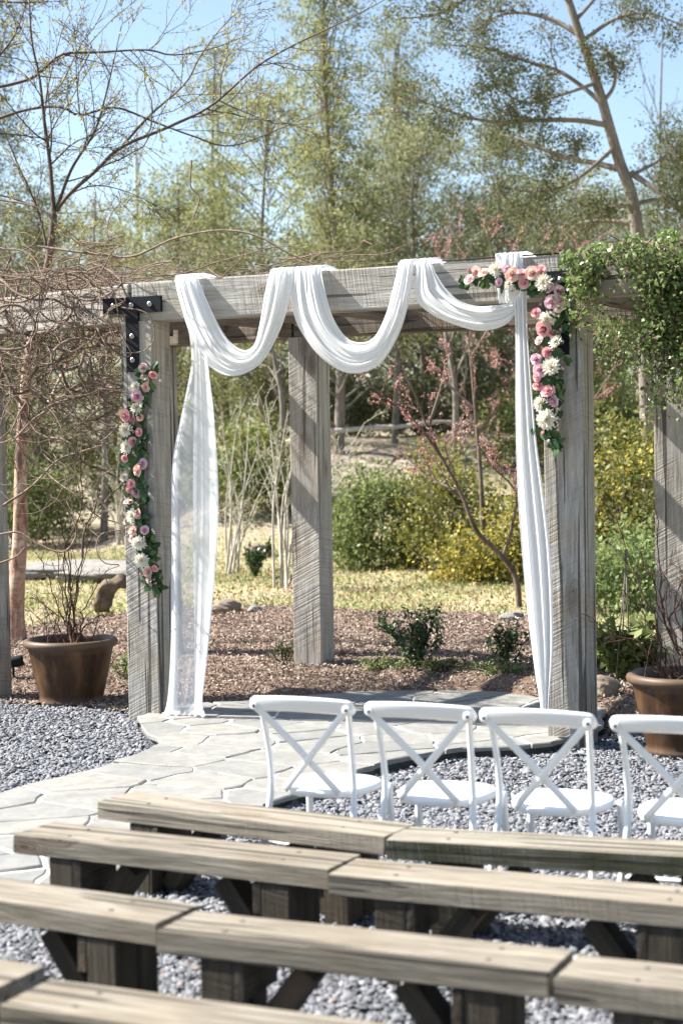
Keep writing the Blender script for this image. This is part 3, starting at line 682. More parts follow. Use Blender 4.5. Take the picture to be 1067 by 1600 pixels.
def ivy_mesh(seed, small=False):
    rng = random.Random(seed); mb = MB()
    out = [(0, 0), (.32, -.12), (.42, .10), (.62, .22), (.36, .42), (.30, .72), (0, 1.0), (-.30, .72), (-.36, .42), (-.62, .22), (-.42, .10), (-.32, -.12)] if not small else [(0, 0), (.2, .15), (.28, .45), (.16, .8), (0, 1), (-.16, .8), (-.28, .45), (-.2, .15)]
    vs_ = [(x * rng.uniform(.9, 1.1), y, -.22 * abs(x) + .10 * math.sin(3 * y)) for x, y in out] + [(0, .4, .03)]
    n = len(out); mb.add(vs_, [(k, (k + 1) % n, n) for k in range(n)]); return proto_mesh(mb, 'leaf')
IVY = [ivy_mesh(k) for k in range(3)]; SPR = [ivy_mesh(k, True) for k in range(2)]
for me in IVY: me.materials.append(LEAF_IVY)
for me in SPR: me.materials.append(LEAF_SPRIG)
def orient(o, root, p, axis, spin, s):
    z = nrm(axis); x = nrm(np.cross(V3(.1, .2, 1), z)); y = np.cross(z, x); c, sn = math.cos(spin), math.sin(spin); x, y = x * c + y * sn, -x * sn + y * c
    M = Matrix(((x[0] * s, y[0] * s, z[0] * s, p[0] - root[0]), (x[1] * s, y[1] * s, z[1] * s, p[1] - root[1]), (x[2] * s, y[2] * s, z[2] * s, p[2] - root[2]), (0, 0, 0, 1)))
    o.matrix_basis = M
def garland(name_label, flowers, path, seed, side, wf):
    rng = np.random.default_rng(seed); root = tag(empty('flower_garland', plane_pt(*path[0], wf)), name_label, 'garland'); R0 = np.array(root.location)
    mb = MB(); pp = cat_rom(np.array([plane_pt(x, y, wf - .02) for x, y in path]), 40); mb.tube(pp - R0, .006, 5); mb.build('stem', LEAF_IVY, root)
    for px, py, c, sz in flowers:
        bud = sz < 6; s = sz / 192.0
        key = (c, 'bud') if bud and c != 'w' else (c, int(rng.integers(2)))
        nm = 'dahlia' if c == 'w' else ('rosebud' if bud else 'rose')
        p = plane_pt(px, py, wf + .015 + rng.uniform(0, .03)); o = link(nm, FLM[key], parent=root)
        orient(o, R0, p - nrm(NB) * -.0, -NB + V3(*(rng.normal(size=3) * .33)) + V3(-.12, 0, .12), rng.uniform(0, 6.28), s * .97)
    k_ = cat_rom(np.array(path, float), 46)
    for q in k_:
        for _ in range(6):
            d = rng.normal(size=2) * [8, 6] + [side, 0]; p = plane_pt(q[0] + d[0], q[1] + d[1], wf - .01 + rng.uniform(0, .05))
            o = link('leaf', (IVY if rng.uniform() < .84 else SPR)[int(rng.integers(2))], parent=root)
            orient(o, R0, p, -NB + rng.normal(size=3) * .4, rng.uniform(0, 6.28), rng.uniform(.045, .082))
    return root
f1 = [(270, 65, 'b', 8), (285, 130, 'b', 9), (335, 105, 'p', 7), (288, 190, 'e', 8), (225, 182, 'w', 9), (232, 250, 'm', 10), (237, 325, 'w', 13), (165, 320, 'm', 5), (157, 375, 'p', 9), (205, 405, 'p', 9), (250, 388, 'e', 6), (165, 468, 'w', 13), (247, 485, 'p', 7), (212, 478, 'm', 5),
      (205, 550, 'r', 8), (167, 585, 'w', 12), (150, 655, 'p', 6), (267, 695, 'm', 8), (240, 735, 'e', 10), (150, 785, 'w', 8), (192, 825, 'p', 7), (180, 866, 'p', 6), (225, 885, 'm', 8), (175, 957, 'b', 9), (205, 1035, 'w', 12), (242, 1020, 'r', 7), (207, 1136, 'e', 9), (280, 1130, 'm', 7),
      (242, 1218, 'w', 13), (200, 1188, 'b', 6), (262, 1325, 'w', 13), (350, 1380, 'p', 6), (306, 1405, 'e', 9), (262, 1415, 'p', 5), (318, 1455, 'b', 9), (357, 1477, 'p', 4), (105, 365, 'b', 4), (390, 145, 'b', 4)]
garland('rose and dahlia garland hanging down the post below the tee plate', [(160 + x / 4.21, 560 + y / 4.21, c, s) for x, y, c, s in f1],
        [(232, 574), (222, 600), (208, 640), (206, 690), (205, 740), (210, 790), (216, 840), (226, 880), (240, 922)], 31, 6, .03)
f2 = [(160, 155, 'p', 5), (215, 170, 'e', 8), (270, 180, 'e', 8), (165, 228, 'b', 8), (360, 160, 'w', 12), (450, 155, 'm', 7), (385, 247, 'm', 6), (487, 190, 'e', 11), (552, 192, 'p', 9), (465, 262, 'w', 9), (577, 252, 'p', 8), (640, 180, 'e', 10), (707, 165, 'p', 8), (727, 252, 'w', 14), (770, 290, 'p', 8),
      (840, 315, 'm', 8), (785, 397, 'm', 9), (857, 385, 'b', 8), (840, 440, 'b', 7), (665, 480, 'r', 7), (757, 522, 'w', 15), (815, 482, 'e', 6), (727, 600, 'p', 12), (857, 600, 'p', 4), (790, 637, 'p', 8), (820, 702, 'w', 11), (690, 690, 'b', 6), (755, 777, 'p', 8), (668, 832, 'm', 8), (785, 890, 'w', 15),
      (872, 905, 'b', 5), (697, 912, 'm', 9), (680, 965, 'p', 7), (682, 1038, 'p', 8), (757, 1072, 'p', 10), (810, 1078, 'p', 5), (802, 1145, 'm', 9), (705, 1168, 'w', 12), (742, 1288, 'w', 16), (718, 1395, 'p', 5), (765, 1442, 'b', 5), (490, 312, 'm', 4), (705, 412, 'p', 4)]
garland('rose and dahlia garland turning from the beam down beside the vine', [(700 + x / 4.85, 390 + y / 4.85, c, s) for x, y, c, s in f2],
        [(732, 434), (765, 440), (800, 440), (835, 440), (862, 456), (866, 490), (858, 530), (857, 580), (856, 630), (854, 670), (862, 700)], 47, 4, .09)

# ------------------------------------------------------------------ plants: general builders
def grow(rng, P, r0, r1, n, lenf, levels, out, spread=.8, up=.0, jit=.18, minr=.003, tmin=.2, side=None):
    P = np.asarray(P, float); L = np.linalg.norm(np.diff(P, axis=0), axis=1).sum(); m = len(P)
    out.append((P, np.linspace(r0, r1, m), levels))
    if levels <= 0: return
    for _ in range(n):
        t = rng.uniform(tmin, 1) ** .9; f = t * (m - 1); i_ = min(int(f), m - 2); p = P[i_] + (P[i_ + 1] - P[i_]) * (f - i_); tan = nrm(P[i_ + 1] - P[i_])
        pr = rng.normal(size=3); pr -= tan * np.dot(pr, tan); pr = nrm(pr)
        a = spread * rng.uniform(.55, 1.25); d = nrm(tan * math.cos(a) + pr * math.sin(a) + V3(0, 0, up)); l = lenf * L * (1.15 - .65 * t) * rng.uniform(.55, 1.25)
        k = max(4, min(9, int(l / .12))); Q = [p]
        for s_ in range(k): d = nrm(d + rng.normal(size=3) * jit + V3(0, 0, up * .12)); Q.append(Q[-1] + d * l / k)
        rr = max(minr, (r0 + (r1 - r0) * t) * .5)
        grow(rng, Q, rr, max(minr * .7, rr * .3), max(2, int(n * .65)), lenf * 1.05, levels - 1, out, spread, up, jit, minr, .15)
def pts_on(polys, n, rng, lev=(0,), sig=.0):
    cand = [P for P, R, l in polys if l in lev]
    w_ = np.array([np.linalg.norm(np.diff(P, axis=0), axis=1).sum() for P in cand]); w_ /= w_.sum(); idx = rng.choice(len(cand), n, p=w_); out = np.empty((n, 3))
    for q, i_ in enumerate(idx):
        P = cand[i_]; f = rng.uniform(.1, 1) * (len(P) - 1); k = min(int(f), len(P) - 2); out[q] = P[k] + (P[k + 1] - P[k]) * (f - k)
    return out + rng.normal(size=(n, 3)) * sig
def plant(name, label, cat, base, polys, barkm, leaves=(), group=None, k=4, trunk='trunk', sub=None):
    root = tag(empty(name, base), label, cat, group); B = np.array(base)
    link(trunk, tubes_mesh(trunk, [(P - B, R) for P, R, l in polys], k), barkm, root, True)
    for nm, me, mt in leaves: link(nm, me, mt, root)['kind'] = 'stuff'
    return root
def pxline(pts, D, jit=0, rng=None, n=None):
    Q = [gy(p[0], p[1], D + (p[2] if len(p) > 2 else 0) + (rng.uniform(-jit, jit) if rng is not None else 0)) for p in pts]
    return cat_rom(np.array(Q), n or max(8, 4 * len(pts)))

# ------------------------------------------------------------------ pots
def glaze():
    m = Mat('brown_glaze'); co = m.obj(); f = m.noise(m.map(co, (6, 6, 1.3)), 1, 6, .6); g = m.noise(m.map(co, (22, 22, 3)), 1, 5)
    c = m.ramp(f, (.3, (.018, .009, .005)), (.5, (.055, .027, .013)), (.7, (.15, .076, .034)))
    c = m.mix(m.math('MULTIPLY', m.ramp(g, (.5, 0.), (.7, 1.)), .25), c, (.11, .075, .05))
    z = m.n('ShaderNodeSeparateXYZ', i0=co).outputs[2]
    c = m.mix(m.ramp(m.math('ADD', z, m.math('MULTIPLY', g, .06)), (.545, 0.), (.60, .6)), c, (.13, .09, .06))
    c = m.mix(m.ramp(m.math('ADD', z, m.math('MULTIPLY', g, .05)), (.03, .7), (.09, 0.)), c, (.16, .11, .075))
    m.set(Base_Color=c, Roughness=.5, Normal=m.bump(g, .25, .006)); m.b.inputs['Specular IOR Level'].default_value = .25; return m.m
GLAZE = glaze(); SOIL = simple('soil', (.035, .024, .018), .95, (30, 1., .03), 14)
def pot(loc, label, rz):
    root = tag(empty('planter_pot', loc, rz), label, 'planter', 'glazed planters at the pergola posts')
    mb = MB(); prof = [(.0, .0), (.27, 0), (.287, .012), (.29, .04), (.276, .06), (.285, .10), (.315, .25), (.345, .42), (.365, .535), (.372, .56), (.395, .572), (.41, .59), (.415, .615), (.405, .64), (.385, .652), (.36, .648), (.345, .63), (.335, .58), (.325, .5)]
    mb.lathe(prof, 56); mb.build('bowl', GLAZE, root, True)
    mb = MB(); mb.lathe([(.34, .555), (.2, .572), (.08, .58), (.0, .58)], 24); mb.build('soil', SOIL, root, True); root.scale = (1, 1, .87); return root
pc1 = gz(113, 1099, .0); pc1[2] = .008
pc2 = gz(1071, 1177, .0); pc2[2] = .008
pot(pc1, 'brown glazed planter holding a bare thin shrub beside the pink garland post', 1.0)
pot(pc2, 'brown glazed planter holding dark crossing twigs under the leafy vine', 2.2)
def pot_shrub(c, label, stems, seed, D, twigs=9):
    rng = np.random.default_rng(seed); out = []
    b0 = c + V3(0, 0, .49)
    for tip, ctrl in stems:
        dd = rng.uniform(-.3, .3); st = b0 + V3(rng.normal() * .09, rng.normal() * .09, 0)
        pts = [st] + [gy(x, y, D + dd * (q + 1) / (len(ctrl) + 1)) for q, (x, y) in enumerate(ctrl)] + [gy(*tip, D + dd)]
        P = cat_rom(np.array(pts), 14); P[1:-1] += rng.normal(size=(12, 3)) * .012
        grow(rng, P, .0075, .003, twigs, .26, 2, out, .7, .12, .2, .0018, .3)
    for _ in range(26):                                    # short stubs at the base
        st = b0 + V3(rng.normal() * .13, rng.normal() * .12, 0); d = nrm(V3(rng.normal() * .5, rng.normal() * .4, 1)); l = rng.uniform(.12, .5)
        grow(rng, [st, st + d * l * .5 + rng.normal(size=3) * .02, st + d * l + rng.normal(size=3) * .04], .005, .002, 4, .4, 1, out, .7, .1, .2, .0016)
    lf = pts_on(out, 260, rng, (0, 1)); me = leaf_mesh('buds', lf, .02, rng, .5)
    return plant('potted_shrub', label, 'shrub', b0, out, BARK_TWIG, [('buds', me, LEAF_YG)], None, 4, 'stems')
pot_shrub(pc1, 'bare leafless shrub with thin brown stems growing from a planter', [((130, 875), [(105, 960), (115, 910)]), ((110, 830), [(108, 950), (100, 880)]), ((125, 700), [(112, 940), (108, 860), (128, 790)]), ((160, 900), [(130, 960), (150, 920)]),
    ((60, 870), [(95, 950), (75, 900)]), ((80, 840), [(100, 940), (92, 880)]), ((45, 935), [(90, 960), (60, 940)]), ((150, 790), [(118, 930), (130, 860)]), ((95, 780), [(108, 940), (104, 860)]), ((180, 960), [(140, 975), (165, 962)]), ((140, 845), [(120, 940), (128, 890)])], 61, pc1[1])
pot_shrub(pc2, 'dark tangle of bare twigs rising from the planter below the vine', [((905, 958), [(1010, 1020), (950, 985)]), ((960, 800), [(1030, 990), (985, 880)]), ((1050, 860), [(1048, 980), (1042, 920)]), ((1020, 790), [(1040, 980), (1030, 880)]), ((1100, 850), [(1065, 970), (1085, 900)]), ((970, 920), [(1030, 1000), (995, 950)]),
    ((1067, 905), [(1050, 980), (1058, 940)]), ((1120, 920), [(1075, 990), (1100, 950)]), ((1000, 860), [(1040, 980), (1018, 910)]), ((1080, 800), [(1055, 960), (1075, 880)])], 62, pc2[1])

# ------------------------------------------------------------------ vines
def woody_vine():
    rng = np.random.default_rng(71); polys = []
    def lift(q, wf): return plane_pt(q[0], q[1], wf)
    # hanging tangle in the bay beyond the tee post
    for k in range(250):
        x = rng.uniform(-60, 185); y = rng.uniform(415, 470) if k % 3 else rng.uniform(470, 640); wf = rng.uniform(-1.6, .25 if x < 140 else -.2); L = rng.uniform(150, 520) * (1 if x < 130 else .65); q = np.array([x, y]); pts = [q.copy()]; ang = rng.uniform(.9, 2.2); curl = rng.normal() * .22
        n = int(L / 22)
        for s_ in range(n):
            ang += curl + rng.normal() * .42; ang += math.sin(1.57 - ang) * .06; curl = curl * .93 + rng.normal() * .14
            if q[0] > 182: q[0] = 182; ang = math.pi - ang
            if q[1] > 860: ang -= .6
            q = q + np.array([math.cos(ang), math.sin(ang) * .8]) * 22; pts.append(q.copy())
        P = cat_rom(np.array([lift(p, wf + .12 * math.sin(i_ * .8 + k)) for i_, p in enumerate(pts)]), max(10, n * 3)); r = rng.choice([.003, .0045, .007, .013], p=[.42, .36, .16, .06]); polys.append((P, np.linspace(r, r * .55, len(P)), 1))
    # loops lying over the beams
    for k in range(105):
        x = rng.uniform(-60, 520) if k % 3 else rng.uniform(-60, 260); top = 437 - (x - 200) * .06; q = np.array([x, top - rng.uniform(-6, 26)]); ang = rng.choice([0, 3.14]) + rng.normal() * .4; pts = [q.copy()]; wf = rng.uniform(-2.6, -.02); curl = rng.normal() * .12
        for s_ in range(int(rng.uniform(5, 15))):
            ang += curl + rng.normal() * .3; q = q + np.array([math.cos(ang), math.sin(ang) * .45]) * 20; t2 = 437 - (q[0] - 200) * .06
            if q[1] > t2 + 6 and q[0] > 190: ang = -ang * .6; q[1] = t2 - 2
            if q[1] < t2 - (60 if q[0] < 330 else 36): ang = abs(ang) * .4
            if q[0] > 735: break
            pts.append(q.copy())
        if len(pts) < 4: continue
        P = cat_rom(np.array([lift(p, wf + .07 * math.sin(i_ + k)) for i_, p in enumerate(pts)]), len(pts) * 3); r = rng.choice([.003, .0045, .007], p=[.45, .35, .2]); polys.append((P, np.linspace(r, r * .5, len(P)), 1))
    # a few stout canes seen in the photograph
    for pts, r, wf in (([(60, 385), (110, 392), (160, 398), (210, 400), (275, 372), (345, 360), (400, 368), (450, 395), (490, 412)], .011, -.5), ([(0, 312), (60, 325), (100, 362), (140, 390), (190, 402)], .009, -.4), ([(300, 250), (298, 290), (312, 310), (300, 345), (288, 362)], .007, -.3),
                       ([(0, 430), (60, 436), (130, 425), (175, 450), (190, 520), (205, 555), (170, 553), (120, 540)], .007, .08), ([(190, 480), (230, 490), (242, 525), (225, 548), (190, 552)], .006, .1), ([(20, 690), (60, 650), (100, 640), (150, 690), (190, 660), (196, 655)], .009, .05),
                       ([(5, 790), (50, 760), (90, 720), (130, 705), (180, 690)], .011, -.1), ([(0, 835), (30, 832), (60, 850), (100, 862), (120, 830), (100, 790), (70, 770)], .009, -.2), ([(0, 880), (25, 870), (40, 855)], .009, .0), ([(128, 870), (132, 830), (150, 790), (158, 745), (190, 730)], .008, -.15)):
        P = cat_rom(np.array([lift(p, wf) for p in pts]), len(pts) * 6); polys.append((P, np.linspace(r, r * .6, len(P)), 1))
    root = tag(empty('woody_vine', plane_pt(90, 440, -.3)), 'leafless brown vine tangled over the beam and hanging in loops', 'vine'); B = np.array(root.location)
    link('stems', tubes_mesh('stems', [(P - B, R) for P, R, l in polys], 4), BARK_VINE, root, True)
    buds = pts_on(polys, 700, rng, (1,), .01); link('buds', leaf_mesh('buds', buds - B, .022, rng, .5), LEAF_YG, root)['kind'] = 'stuff'
woody_vine()
def leafy_vine():
    rng = np.random.default_rng(72); polys = []; Lf = []; Fl = []
    def strand(x, y0, y1, wf, dens):
        n = max(4, int((y1 - y0) / 12)); q = np.array([x, y0], float); pts = [q.copy()]
        for s_ in range(n): q = q + [rng.normal() * 5, (y1 - y0) / n]; pts.append(q.copy())
        P = np.array([plane_pt(p[0], p[1], wf + .05 * math.sin(i_ + x)) for i_, p in enumerate(pts)]); P = cat_rom(P, n * 3); polys.append((P, np.full(len(P), .003), 1))
        m = int(dens * (y1 - y0)); 
        if m > 0: Lf.append(pts_on([(P, 0, 0)], m, rng, (0,), .045))
    def bottom(x): return np.interp(x, [868, 880, 900, 912, 925, 940, 985, 1000, 1012, 1030, 1050, 1080, 1300], [470, 520, 470, 545, 440, 425, 425, 470, 540, 590, 650, 620, 600])
    for k in range(230):
        x = rng.uniform(893, 1260); yb = bottom(x) * rng.uniform(.88, 1.02); y0 = 398 - (x - 880) * .05 + rng.uniform(-10, 14)
        if 930 < x < 1000 and rng.uniform() < .75: continue
        strand(x, y0, max(y0 + 18, yb), rng.uniform(.02, .28), .7 if x > 1000 else (.25 if 930 < x < 992 else .6))
    for k in range(34): strand(rng.uniform(912, 1010), 492, rng.uniform(510, 590), rng.uniform(-2.4, -1.6), .5)
    N = 8000; x = rng.uniform(876, 1280, N); t = 399 - (x - 880) * .055; hh = np.interp(x, [870, 900, 960, 1010, 1067, 1280], [12, 22, 30, 36, 42, 48]); y = t + 16 - rng.uniform(0, 1, N) ** .8 * hh * (.75 + .5 * np.sin(x * .11) * .5 + .25); wf = rng.uniform(-1.5, .3, N)
    Lf.append(np.array([plane_pt(a_, b_, c_) for a_, b_, c_ in zip(x, y, wf)]))
    P = np.concatenate(Lf); root = tag(empty('leafy_vine', plane_pt(1000, 420, .1)), 'leafy green vine with small purple blooms spilling over the beam', 'vine'); B = np.array(root.location)
    for q in range(26):
        x0 = rng.uniform(880, 1200); P0 = [plane_pt(x0 + s_ * 18, 392 - (x0 - 880) * .05 + rng.normal() * 9, rng.uniform(-.5, .2)) for s_ in range(8)]; polys.append((cat_rom(np.array(P0), 24), np.full(24, .006), 1))
    link('stems', tubes_mesh('stems', [(p_ - B, R) for p_, R, l in polys], 4), BARK_VINE, root, True)['kind'] = 'stuff'
    o = link('leaves', leaf_mesh('leaves', P - B, .037, rng, .62, 1.2), LEAF_VINE, root); o['kind'] = 'stuff'
    fl = P[rng.choice(len(P), 1100)] + rng.normal(size=(1100, 3)) * .03 - NB * .04; keep = fl[:, 2] < BT + .05
    link('blooms', leaf_mesh('blooms', fl[keep] - B, .026, rng, .8), PURPLE, root)['kind'] = 'stuff'
leafy_vine()

# ------------------------------------------------------------------ benches
def bench(label, a, bq, zt=.45, mat=WOOD_BENCH, legs=(.16, .84), wd=.29, th=.088):
    a = V3(a[0], a[1], 0); bq = V3(bq[0], bq[1], 0); d = nrm(bq - a); L = np.linalg.norm(bq - a); nn = V3(-d[1], d[0], 0); mid = (a + bq) / 2 + nn * wd / 2
    root = tag(empty('bench', (mid[0], mid[1], 0)), label, 'bench', 'plank benches in curved rows'); bpy.context.view_layer.update()
    axes_obj('seat_plank', a + nn * wd / 2 + V3(0, 0, zt - th / 2), bq + nn * wd / 2 + V3(0, 0, zt - th / 2), (0, 0, 1), wd, th, mat, root, .004)
    pk = [o_ for o_ in root.children if o_.name.startswith('seat_plank')][0]
    for q, s in ((legs[0], 1), (legs[1], -1)):
        c = a + d * L * q
        for off in (.075, wd - .075):
            pb = c + nn * off + V3(0, 0, zt); bo = MB().tube([V3(0, 0, -.002), V3(0, 0, .002), V3(0, 0, .0025)], [.011, .011, .006], 12).build('bolt_head', RUSTY, pk, True); bo.matrix_basis = (root.matrix_world @ pk.matrix_basis).inverted() @ Matrix.Translation(Vector(pb))
        for off in (.075, wd - .075):
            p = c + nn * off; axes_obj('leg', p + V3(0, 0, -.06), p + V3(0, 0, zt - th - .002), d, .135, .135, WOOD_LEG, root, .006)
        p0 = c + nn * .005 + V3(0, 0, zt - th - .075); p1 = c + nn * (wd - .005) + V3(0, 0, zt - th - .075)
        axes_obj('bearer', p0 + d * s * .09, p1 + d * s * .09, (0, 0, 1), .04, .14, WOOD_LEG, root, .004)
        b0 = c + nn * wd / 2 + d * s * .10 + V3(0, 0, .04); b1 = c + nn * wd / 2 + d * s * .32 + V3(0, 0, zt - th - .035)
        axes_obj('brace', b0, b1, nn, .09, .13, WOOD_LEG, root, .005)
    return root
def G2(px, py, z=.45): return gz(px, py, z)[:2]
def ext(p, q, L):
    p = np.array(p); q = np.array(q); return p + (q - p) / np.linalg.norm(q - p) * L
A1 = (G2(152, 1252), G2(600, 1307)); bench('plank bench at the path end of the row just behind the white chairs', *A1)
b = (G2(602, 1311), G2(1067, 1337)); bench('olive-sided plank bench of the row just behind the white chairs', b[0], ext(b[0], b[1], 1.68), .447, WOOD_BENCH_G)
A2 = (G2(21, 1303.5), G2(513.5, 1358)); bench('plank bench at the path end of the second row behind the chairs', *A2)
b = (G2(514, 1364), G2(1067, 1414)); bench('plank bench away from the path in the second row behind the chairs', b[0], ext(b[0], b[1], 1.66), .446)
b = (G2(245, 1442.5), G2(0, 1407)); bench('plank bench at the path end of the third row behind the chairs', ext(b[0], b[1], 1.66), b[0])
b = (G2(246, 1451), G2(857, 1518)); bench('plank bench in the middle of the third row behind the chairs', *b, .444)
b = (G2(866, 1525), G2(1067, 1547)); bench('plank bench away from the path in the third row behind the chairs', b[0], ext(b[0], b[1], 1.6), .442)
b = (G2(0, 1571), G2(202, 1600)); bench('pale plank bench of the fourth row farthest from the chairs', b[0], ext(b[0], b[1], 1.66), .452, legs=(.14, .86))
b = (G2(-6, 1545), G2(-150, 1523)); bench('plank bench at the path end of the fourth row farthest from the chairs', ext(b[0] + np.array([-.01, .0]), b[1], 1.5), b[0] + np.array([-.012, .0]), .447)

# ------------------------------------------------------------------ chairs (local +Y is the way the sitter faces)
def make_chair():
    root = empty('crossback_chair'); W = .205
    # seat
    mb = MB(); k = 44; prof = [(.955, -.03), (.985, -.024), (1.0, -.011), (.995, -.002), (.965, .006), (.90, .008), (.6, .002), (.25, -.002), (.0, -.003)]; rows = []
    for s_, z in prof:
        row = []
        for q in range(k):
            a_ = 2 * math.pi * q / k; c, s2 = math.cos(a_), math.sin(a_); e = .8
            x = math.copysign(abs(c) ** e, c) * .212; y = math.copysign(abs(s2) ** e, s2) * .21
            x *= 1 + .10 * (y / .215)
            row.append((x * s_, y * s_ + .02, .455 + z))
        rows.append(row)
    mb.grid(np.array(rows), True); n = len(rows[0]); mb.f.append(tuple(range(n))[::-1]); mb.build('seat', WHITE, root, True)
    # back posts run on down as the rear legs
    for s_ in (-1, 1):
        P = cat_rom(np.array([(s_ * .235, -.30, 0), (s_ * .222, -.245, .2), (s_ * .205, -.185, .45), (s_ * .205, -.195, .62), (s_ * .214, -.24, .80), (s_ * .22, -.258, .855)]), 26)
        MB().tube(P, [.015] * 12 + list(np.linspace(.015, .0125, 14)), 10).build('back_leg', WHITE, root, True)
        P = cat_rom(np.array([(s_ * .205, .205, .43), (s_ * .212, .222, .2), (s_ * .22, .235, 0)]), 12)
        MB().tube(P, np.linspace(.0175, .0135, 12), 10).build('front_leg', WHITE, root, True)
        MB().tube([(s_ * .216, -.225, .24), (s_ * .212, 0, .235), (s_ * .211, .222, .23)], .009, 8).build('side_stretcher', WHITE, root, True)
    for y, z, x in ((.222, .2, .212), (-.24, .22, .22)): MB().tube([(-x, y, z), (0, y, z), (x, y, z)], .009, 8).build('cross_stretcher', WHITE, root, True)
    # top rail: bowed, with rounded ends
    G_ = []
    for q in range(49):
        t = math.sin((q / 48 - .5) * math.pi); x = t * .255; y = -.268 - .026 * (1 - t * t); hh = max(.003, .036 * max(0, 1 - max(0, (abs(t) - .84) / .16) ** 3) ** .5); tk = max(.006, .017 * max(0, 1 - max(0, (abs(t) - .92) / .08) ** 3) ** .5); zc = .848 + .012 * (1 - t * t)
        G_.append([(x, y + tk * math.copysign(abs(math.cos(a_)) ** .7, math.cos(a_)) - .012 * math.sin(a_), zc + hh * math.copysign(abs(math.sin(a_)) ** .8, math.sin(a_))) for a_ in np.linspace(0, 2 * math.pi, 16, endpoint=False)])
    mb = MB(); mb.grid(np.array(G_), True); m_ = len(G_) * 16; mb.f += [tuple(range(16))[::-1], tuple(range(m_ - 16, m_))]; rail = mb.build('top_rail', WHITE, root, True)
    # crossing slats, one bowed in front of the other
    for s_ in (-1, 1):
        C = cat_rom(np.array([(s_ * .226, -.291, .845), (s_ * .136, -.262 - .006 * s_, .747), (s_ * .046, -.232 - .008 * s_, .649), (-s_ * .044, -.212 - .004 * s_, .551), (-s_ * .134, -.185, .453)]), 18); rows = []
        T = np.gradient(C, axis=0)
        for p, t_ in zip(C, T):
            t_ = nrm(t_); nn = nrm(np.cross(t_, V3(0, 1, 0)) ); yy = nrm(np.cross(nn, t_)); rows.append([p + nn * (.0155 * a_) + yy * (.0065 * b_) for a_, b_ in ((-1, -.5), (-.7, -1), (.7, -1), (1, -.5), (1, .5), (.7, 1), (-.7, 1), (-1, .5))])
        mb = MB(); mb.grid(np.array(rows), True); m_ = len(rows) * 8; mb.f += [tuple(range(8))[::-1], tuple(range(m_ - 8, m_))]; mb.build('cross_slat', WHITE, root, True)
        MB().tube([(s_ * .226, -.280, .845), (s_ * .226, -.299, .845), (s_ * .226, -.300, .845)], [.019, .019, .015], 14).build('boss', WHITE, root, True)
        MB().tube([(s_ * .226, -.2990, .845), (s_ * .226, -.3045, .845)], .0075, 10).build('screw', DARKDOT, rail, True)
    return root
ch0 = make_chair(); first = True
for (px, py, D, rz, lab) in ((472, 1104, 8.36, 25, 'white crossback chair at the path end of its row'), (655, 1122, 8.10, 25, 'second white crossback chair counted from the flagstone path'), (841, 1139, 7.84, 25, 'third white crossback chair counted from the flagstone path'), (1048, 1158, 7.56, 25, 'white crossback chair of the row standing nearest the planter of dark twigs')):
    c = ch0 if first else copy_tree(ch0); first = False
    p = gy(px, py, D); a_ = math.radians(-rz); f = V3(math.sin(math.radians(rz)), math.cos(math.radians(rz)), 0)
    q = p + f * .297; c.scale = (1.1, 1.1, 1.1); c.location = (q[0], q[1], .016); c.rotation_euler[2] = a_ + math.radians((px % 7) - 3) * .5
    tag(c, lab, 'chair', 'white crossback chairs in a row')

# ------------------------------------------------------------------ small things in the beds
def rock(name, label, base, dim, seed, mat, rz=0, cat='rock'):
    rng = random.Random(seed); bm = bmesh.new(); bmesh.ops.create_icosphere(bm, subdivisions=4, radius=1)
    a_ = [rng.uniform(0, 6) for _ in range(6)]
    for v in bm.verts:
        q = v.co; k = 1 + .13 * math.sin(2.3 * q.x + a_[0]) + .1 * math.sin(3.7 * q.y + a_[1]) + .08 * math.sin(5 * q.z + a_[2] + 2 * q.x) + .04 * math.sin(11 * q.x + 9 * q.y + a_[3])
        k += .07 * math.sin(7 * q.y + 6 * q.x + a_[4]) + .05 * math.sin(13 * q.z + 9 * q.x + a_[5]); co = [math.copysign(abs(c) ** .92, c) * k for c in q]; v.co = Vector((co[0] * dim[0] / 2, co[1] * dim[1] / 2, co[2] * dim[2] / 2))
    me = bpy.data.meshes.new(name); bm.to_mesh(me); bm.free(); o = link(name, me, mat, None, True); o.location = [float(c) for c in base + V3(0, 0, dim[2] * .28)]; o.rotation_euler[2] = rz
    return tag(o, label, cat)
ROCK = simple('grey_rock', (.22, .205, .18), .9, (7, .9, .06), 3); ROCK2 = simple('brown_rock', (.20, .155, .115), .9, (9, .9, .05), 4)
rock('boulder', 'broad pale grey rock slab lying in the lawn', gh(95, 895), (3.2, 1.6, .20), 1, ROCK, .1)
rock('boulder', 'low pale rock behind the bare shrub in the planter', gh(165, 905), (1.5, .9, .24), 2, ROCK, .5)
rock('stone', 'flat brown stone beside the sheer hanging cloth', gh(352, 958), (.42, .3, .2), 3, ROCK2, .2)
rock('stone', 'small pale stone on the grass edge near the brown stone', gh(399, 958), (.2, .15, .12), 4, ROCK, 1.)
rock('stone', 'rounded brown stone under the bare pale shrubs', gh(405, 868), (.5, .4, .3), 5, ROCK2, .4)
rock('stone', 'pale stone at the foot of the leaning redbud', gh(800, 968), (.3, .2, .13), 6, ROCK, .8)
rock('stone', 'brown stone in the mulch beside the planter of dark twigs', gh(942, 1088), (.3, .22, .2), 7, ROCK2, .3)
